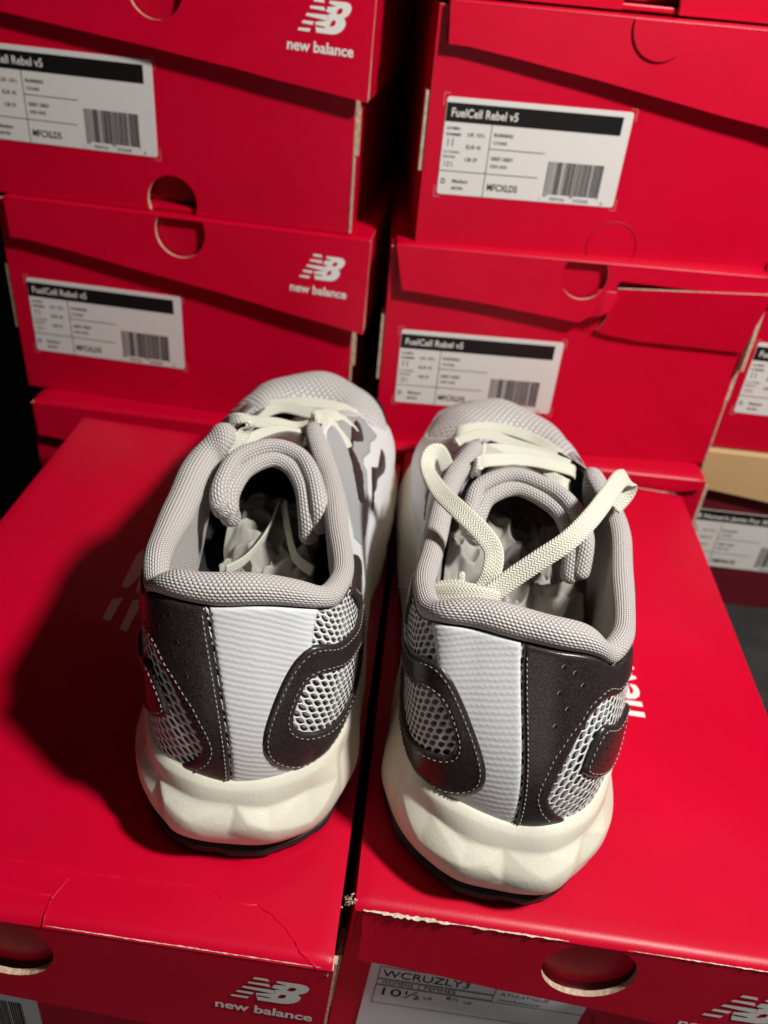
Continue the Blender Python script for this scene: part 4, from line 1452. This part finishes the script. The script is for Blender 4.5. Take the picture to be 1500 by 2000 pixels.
ROWS_R = [
    [(-31.7, 189.2, 80.0), (-27.9, 190.5, 86.0), (-11.7, 196.8, 87.0), (4.7, 193.2, 87.0), (15.4, 184.8, 87.0), (23.1, 178.6, 85.0), (26.2, 183.3, 80.0)] ,
    [(-30.8, 176.1, 86.0), (-18.9, 182.2, 90.0), (-4.1, 179.6, 89.0), (10.8, 174.0, 89.0), (20.3, 169.9, 88.0), (23.3, 174.6, 83.0)] ,
    [(-26.0, 130.2, 99.0), (-24.3, 128.7, 104.0), (-20.2, 135.5, 103.0), (-3.6, 144.4, 101.0), (8.4, 146.3, 100.0), (19.2, 147.9, 98.0), (22.4, 150.6, 95.0)] ,
    [(-20.9, 160.0, 95.0), (-11.3, 154.1, 95.0), (-1.9, 150.7, 95.0), (7.3, 145.5, 95.0), (16.2, 140.0, 95.0), (20.1, 143.2, 92.0)] ,
    [(-24.3, 155.4, 94.0), (-16.0, 159.7, 95.0), (-3.5, 163.5, 94.0), (11.5, 163.7, 93.0), (22.0, 162.1, 92.0), (25.5, 166.8, 88.0)] ,
]
WRAP_L = [(-23.7, 117.9, 98.0), (-22.5, 120.9, 103.0), (-20.0, 124.6, 106.0), (-17.6, 125.6, 109.0), (-19.1, 126.1, 111.0), (-23.2, 126.3, 111.0), (-27.5, 128.8, 108.0), (-31.3, 133.6, 102.0)]
def make_sneaker(side, label, xf):
    root = thing('sneaker', label, 'sneaker', 'pair of grey and white running sneakers')
    root.matrix_world = xf
    S = Shoe(side); S.uvset()
    fix = S.fix
    build_midsole(S, root)
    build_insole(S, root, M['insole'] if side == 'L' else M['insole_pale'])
    li = surf_mesh(S, 'lining', -.5, .5, 0.0, .995, 300, 26, -1.6, M['lining'], root)
    surf_mesh(S, 'mesh_quarter', -.205, .205, 0, 1, 200, 40, 0.0, M['mesh'], root)
    # toe box and vamp
    s = np.linspace(.195, .805, 320); v = np.linspace(0, 1, 40)
    ss, vv = np.meshgrid(s, v)
    P = S.surf(ss, vv) + S.nrm(ss, vv) * -0.05
    uv = np.stack([np.interp(ss, S._us, S._ud, right=0) * mm, vv * .07], -1)
    # metric UV laid from above so the toe mesh runs true
    Pf = fix(P)
    uv = np.stack([P[..., 0] * mm * 1.0 + P[..., 2] * mm * .3, P[..., 1] * mm + (75 - P[..., 2]) * mm * .6], -1)
    obj('toe_mesh', Pf.reshape(-1, 3), grid_faces(320, 40, side == 'R'), M['toe'], root, uv.reshape(-1, 2))
    overlay(S, 'heel_panel_white', RIB, [], 0.7, M['rib'], root, smooth=False)
    hp = overlay(S, 'heel_panel_dark', PANEL, [], 1.1, M['leather'], root, smooth=False)
    lp = overlay(S, 'side_loop', LOOP_O, [LOOP_I], 1.5, M['leather'], root)
    pt = overlay(S, 'side_patch', PATCH, [], 1.6, M['leather'], root)
    tb = overlay(S, 'strap_tab', TAB, [], 1.2, M['leather'], root)
    overlay(S, 'side_panel_white', WHITE, [], 0.5, M['white_panel'], root)
    overlay(S, 'side_panel_white', neg(WHITE), [], 0.5, M['white_panel'], root)
    overlay(S, 'side_panel_grey', GREY, [], 1.0, M['grey_panel'], root, smooth=False)
    overlay(S, 'side_panel_grey', neg(GREY), [], 1.0, M['grey_panel'], root, smooth=False)
    overlay(S, 'eyestay', DARK, [], 1.5, M['leather'], root, smooth=False)
    overlay(S, 'eyestay', neg(DARK), [], 1.5, M['leather'], root, smooth=False)
    overlay(S, 'emblem', EMB, [], 1.3, M['leather'], root, smooth=False)
    overlay(S, 'emblem', neg(EMB), [], 1.3, M['leather'], root, smooth=False)
    # stitching
    m1 = MB()
    stitches(S, m1, offset_loop(LOOP_O, -0.0022), 1.5, True, smooth=False)
    stitches(S, m1, offset_loop(LOOP_I, 0.0020), 1.5, True, smooth=False)
    m1.build('stitching', [M['thread_pale']], lp, smooth=True)
    m2 = MB(); stitches(S, m2, PSTITCH, 1.15)
    stitches(S, m2, [(-.0045, .02), (-.005, .3), (-.005, .6), (-.0055, .96)], 1.15, step=2.0, ln=1.3, rad=.22)
    m2.build('stitching', [M['thread']], hp, smooth=True)
    m3 = MB(); stitches(S, m3, offset_loop(PATCH, -0.0022), 1.65, True, smooth=False)
    m3.build('stitching', [M['thread']], pt, smooth=True)
    m4 = MB(); stitches(S, m4, [(.135, .93), (.172, .60), (.2, .56)], 1.25, step=2.2, ln=1.4)
    m4.build('stitching', [M['thread_pale']], tb, smooth=True)
    # punched holes in the dark panel
    for holder, lst, big in ((hp, PERF, True), (pt, [(-.075, .47), (-.082, .50), (-.068, .37), (-.078, .38)], False)):
        pm = MB(); pr_ = MB()
        for (a, b) in lst:
            h = 1.14 if big else 1.64
            c = S.surf(a, b) + S.nrm(a, b) * h
            n = S.nrm(a, b); t = np.cross(n, [0, 0, 1.0]); t /= np.linalg.norm(t); q = np.cross(n, t)
            rad = .85 if big else .5
            ring = [c + n * .03 + (t * math.cos(k * math.pi / 6) + q * math.sin(k * math.pi / 6)) * rad for k in range(12)]
            pm.add([tuple(x) for x in fix(np.array(ring))], [tuple(range(12))])
            lo = [c + n * .10 + (t * math.cos(k * .32 + 2.6) + q * math.sin(k * .32 + 2.6)) * rad * 1.05 for k in range(8)]
            li2 = [c + n * .02 + (t * math.cos(k * .32 + 2.6) + q * math.sin(k * .32 + 2.6)) * rad * (.62) for k in range(8)]
            pr_.add([tuple(x) for x in fix(np.array(lo + li2))], [(k, k + 1, 9 + k, 8 + k) for k in range(7)])
        pm.build('perforation', [M['ink']], holder)
        pr_.build('perforation_rim', [M['hole']], holder)
    build_collar(S, root)

    # tongue: a doubled padded edge with its sheet running forward under the laces
    if side == 'L':
        outer = [(-21.5, 93, 85), (-23.8, 90, 92), (-24.3, 96, 98), (-20.7, 110, 102), (-8.3, 119, 104), (3.8, 118, 102), (11.1, 108.5, 98), (15.5, 97, 91), (16.5, 94, 80)]
        inner = [(-18.0, 95, 80), (-19.2, 93, 88), (-19.2, 98, 93), (-15.3, 108.5, 96.5), (-7.4, 115.5, 98.5), (-.3, 115, 96.5), (6.0, 107.5, 92.5), (9.5, 98, 85), (11.5, 93, 74)]
    else:
        outer = [(22.5, 106, 82), (25.8, 105, 90), (25.5, 109, 94), (22.5, 119, 100), (8.9, 125.5, 104), (-7.4, 121, 103), (-17.1, 112, 100), (-22.0, 100, 94), (-22.5, 91, 80)]
        inner = [(18.5, 106, 80), (21.2, 106, 86), (20.8, 110, 90), (16.2, 118, 95), (4.8, 123, 98), (-8.6, 117, 96), (-14.3, 109.5, 93), (-16.5, 101, 87), (-18, 93, 76)]
    inner = [tuple(np.array(q) * .72 + np.array(p) * .28 + np.array([0, -.8, -.6])) for p, q in zip(outer, inner)]
    root_t = tube(outer, [3.9, 4.0, 3.7, 3.3, 3.1, 3.3, 3.6, 3.8, 3.6], 'tongue', M['knit'], root, n=90, ring=26, fix=fix)
    tube(inner, [4.3, 4.3, 4.0, 3.6, 3.4, 3.6, 3.9, 4.2, 4.0], 'tongue_edge', M['knit'], root_t, n=90, ring=26, fix=fix)
    po = smooth_loop(outer, False, 6)
    m = len(po)
    rowsV = []; UVr = []
    for k in range(22):
        t = k / 21
        row = []
        for i, p in enumerate(po):
            f = i / (m - 1)
            xx = (-13 + 24 * f) if side == 'L' else (13 - 24 * f)
            tgt = np.array([xx, 214 - 8 * abs(f - .5), 66 + 5 * math.sin(math.pi * f)])
            src = p + np.array([0, 3, 1.5])
            q = src * (1 - t) + tgt * t
            q[2] -= 1.0 * math.sin(math.pi * t) 
            row.append(q)
        rowsV.append(row)
    tv = np.array(rowsV)
    uvt = np.stack([tv[..., 0] * mm, tv[..., 1] * mm], -1)
    obj('tongue_sheet', fix(tv).reshape(-1, 3), grid_faces(m, 22), M['leather'], root_t, uvt.reshape(-1, 2))

    # laces lying across the throat, each end dipping into its eyelet
    for row in (ROWS_L if side == 'L' else ROWS_R):
        ribbon(row, [(.05, .85, .50)] * len(row), 6.2, 1.4, 'lace', M['lace'], root, lambda P: np.array(P) * mm, 7)
    return root, S, fix

def xform(org, yaw, tilt):
    return Matrix.Translation(org) @ Matrix.Rotation(-tilt, 4, 'Y') @ Matrix.Rotation(yaw, 4, 'Z')

XL = xform((0.0525, -0.0015, -0.0397 * (0.0525 + 0.1148)), 0.0475, -0.0425)
XR = xform((0.150, -0.0005, -0.0086 - 0.0565 * (0.150 - 0.1007)), 0.0024, -0.0545)
Lroot, SL, fixL = make_sneaker('L', 'left running sneaker, laces tucked flat, dark panel on the left half of its heel', XL)
Rroot, SR, fixR = make_sneaker('R', 'right running sneaker with two loose lace loops standing over its opening', XR)

def pR(pts):     # points were read in the right shoe's own unmirrored frame
    return np.array(pts, float)
idf = lambda P: np.array(P, float) * mm
dy = np.array([0, -4.0, 0])
A = pR([(-23, 58, 84), (-20.1, 65.4, 90), (-18.3, 68.6, 97), (-18.7, 73.7, 103), (-24.1, 77.5, 108), (-33.1, 85, 111), (-40.7, 97.4, 110), (-46.2, 117.6, 107), (-45.7, 126.9, 108.5), (-41.6, 132.1, 107), (-37.3, 136, 98)]) + dy
WA = [(1, .1, .2), (1, 0, .2), (1, .1, 0), (1, .4, .2), (.5, 1, .2), (.45, 1, .1), (.7, .8, 0), (1, .2, .1), (.6, .8, .5), (.1, 1, .3), (.0, 1, .3)]
def facing(P, k, extra=None):
    P = np.array(P, float); T = np.gradient(P, axis=0)
    W_ = np.cross(T, np.array(k, float)); W_ /= np.linalg.norm(W_, axis=1, keepdims=True)
    if extra is not None: W_ = W_ + np.array(extra, float)
    return W_
VW = (-.03, .82, -.57)
WA = facing(A, VW, [(0, 0, 0)] * 5 + [(0, 0, .1), (0, 0, .2), (0, .2, .5), (0, .3, .8), (0, .2, .8), (0, 0, .5)])
ribbon(A, WA, 7.6, 1.5, 'lace', M['lace'], Rroot, idf, 10)
Bp = pR([(-23, 58, 83), (-19, 62.1, 89), (-10.6, 67, 97), (-1.5, 71, 105), (7.6, 75.9, 112), (15.7, 85.6, 117), (23.7, 100.4, 119), (31.0, 116, 118), (36.8, 124, 114), (37.5, 123, 108), (33, 118, 103)]) + dy
WB = [(-.6, .9, .5), (-.5, .9, .6), (-.5, .9, .5), (-.5, .9, .4), (-.6, .8, .3), (-.8, .6, .2), (-.9, .4, .2), (-1, .35, .2), (-.9, .5, .2), (-.9, .5, .3), (-.9, .5, .3)]
WB = facing(Bp, VW)
for q_ in (7, 8, 9, 10): WB[q_] = WB[6] + np.array([.1 * (q_ - 6), 0, 0])
ribbon(Bp, WB, 7.8, 1.5, 'lace', M['lace'], Rroot, idf, 10)
K1 = pR([(-39, 66, 84), (-34, 62, 88), (-28, 60, 91), (-21, 60, 92), (-15, 62, 89), (-13, 68, 83)]) + dy
ribbon(K1, [(.1, .6, .8)] * 6, 7.5, 2.4, 'lace_knot', M['lace'], Rroot, idf, 8)
K2 = pR([(-40, 69, 79), (-37, 68, 85), (-31, 66, 89), (-25, 64, 90), (-20, 68, 87), (-20, 74, 81)]) + dy
ribbon(K2, [(.3, .8, .4)] * 6, 6.5, 2.6, 'lace_knot', M['lace'], Rroot, idf, 8)
K3 = pR([(-29, 70, 94), (-28, 69, 88), (-26, 66, 82), (-24, 62, 78)]) + dy
tube(K3, 1.5, 'lace_tip', M['lace'], Rroot, n=24, ring=10, fix=idf)
TH_ = pR([(-39, 84, 70), (-44, 83, 71), (-48, 82, 70.5), (-51, 83, 71.5)]) + dy
tube(TH_, 0.28, 'loose_thread', M['thread_pale'], Rroot, n=18, ring=6, fix=idf)

# left shoe: the lace end folded over the tip of the outer collar, and slack loops down inside
ribbon(WRAP_L, [(.7, .5, -.1), (.8, .4, -.2), (.7, .6, -.2), (.3, 1, -.3), (0, 1, -.1), (0, 1, .3), (-.1, 1, .5), (-.2, 1, .5)], 6.0, 1.4, 'lace', M['lace'], Lroot, idf, 8)
G1 = [(-19, 80, 66), (-12, 90, 66), (-6, 104, 70), (-3, 116, 78)]
G2 = [(-1, 116, 78), (3, 104, 72), (8, 92, 68), (16, 84, 68)]
for g_ in (G1, G2):
    ribbon(g_, [(.2, .3, 1)] * 4, 5.0, 0.8, 'tongue_gusset', M['lace'], Lroot, idf, 8)

t1 = crumple('tissue_paper', -4, 104, 60, 40, 66, 14, 3.1, None, lambda P: np.array(P) * mm, slope=(-.15, .25), nx=90, ny=130, freq=.050)
t1.matrix_world = XL
t1['label'] = 'crumpled tissue paper stuffed down inside the left sneaker'
t1['category'] = 'tissue paper'
t2 = crumple('tissue_paper', -1, 110, 60, 60, 112, 17, 8.4, None, lambda P: np.array(P) * mm, slope=(-.05, .12), nx=110, ny=170, freq=.042)
t2.matrix_world = XR
t2['label'] = 'crumpled tissue paper filling the inside of the right sneaker'
t2['category'] = 'tissue paper'

# ------------------------------------------------------------------ wear on the front lids
zL = hFL + TH * .5
crack(FLlid, hFL, [(-110, -20.5), (-60, -20), (-26, -20), (-13, -19.5), (0, -20.6), (24, -19.7), (49, -19), (54, -21.9), (58, -23), (67, -22.5)], FLx, FLy, .0005, 'red', 1)
crack(FLlid, hFL, [(67, -22.5), (72, -25), (78.6, -29.7), (85, -36.8), (91, -41)], FLx, FLy, .0006, 'red', 2)
crack(FLlid, hFL, [(0.3, -21), (-2, -27), (-3.4, -31.7), (-3.3, -36.3), (-2.5, -41)], FLx, FLy, .0006, 'red', 3)
crack(FLlid, hFL, [(-60, -31), (-21, -29.9), (-10.5, -29.9), (-4, -30.5)], FLx, FLy, .0003, 'red', 4)
e_ = FLd + 0.0002
scuff(FLlid, [(0.113, e_, hFL + .0006), (0.16, e_, hFL + .0006), (0.207, e_, hFL + .0006)], .0005, 4)
scuff(FLlid, [(0.2098, -.002, hFL + .0004), (0.2106, 0.1, hFL + .0004), (0.2108, 0.20, hFL + .0004)], .0004, 5)
fibre(FLlid, (0.2100, FLd + .001, hFL - .003), 45, .0009, 3)
scuff(FRlid, [(0.003, FRd - .0003, hFR + .0008), (0.018, FRd - .0003, hFR + .0008), (0.036, FRd - .0003, hFR + .0007)], .0021, 6)
scuff(FRlid, [(0.034, FRd - .0002, hFR + .0007), (0.050, FRd - .0002, hFR + .0007), (0.078, FRd - .0002, hFR + .0007)], .0010, 7)
scuff(FRlid, [(0.100, FRd - .0002, hFR + .0007), (0.14, FRd - .0002, hFR + .0007), (0.188, FRd - .0002, hFR + .0007)], .0006, 8)
scuff(FRlid, [(0.150, .3195, hFR + .0015), (0.166, .3195, hFR + .0015), (0.186, .3195, hFR + .0015)], .0016, 9)
fibre(FRlid, (-.002, FRd + .003, hFR - .0005), 60, .0011, 8)
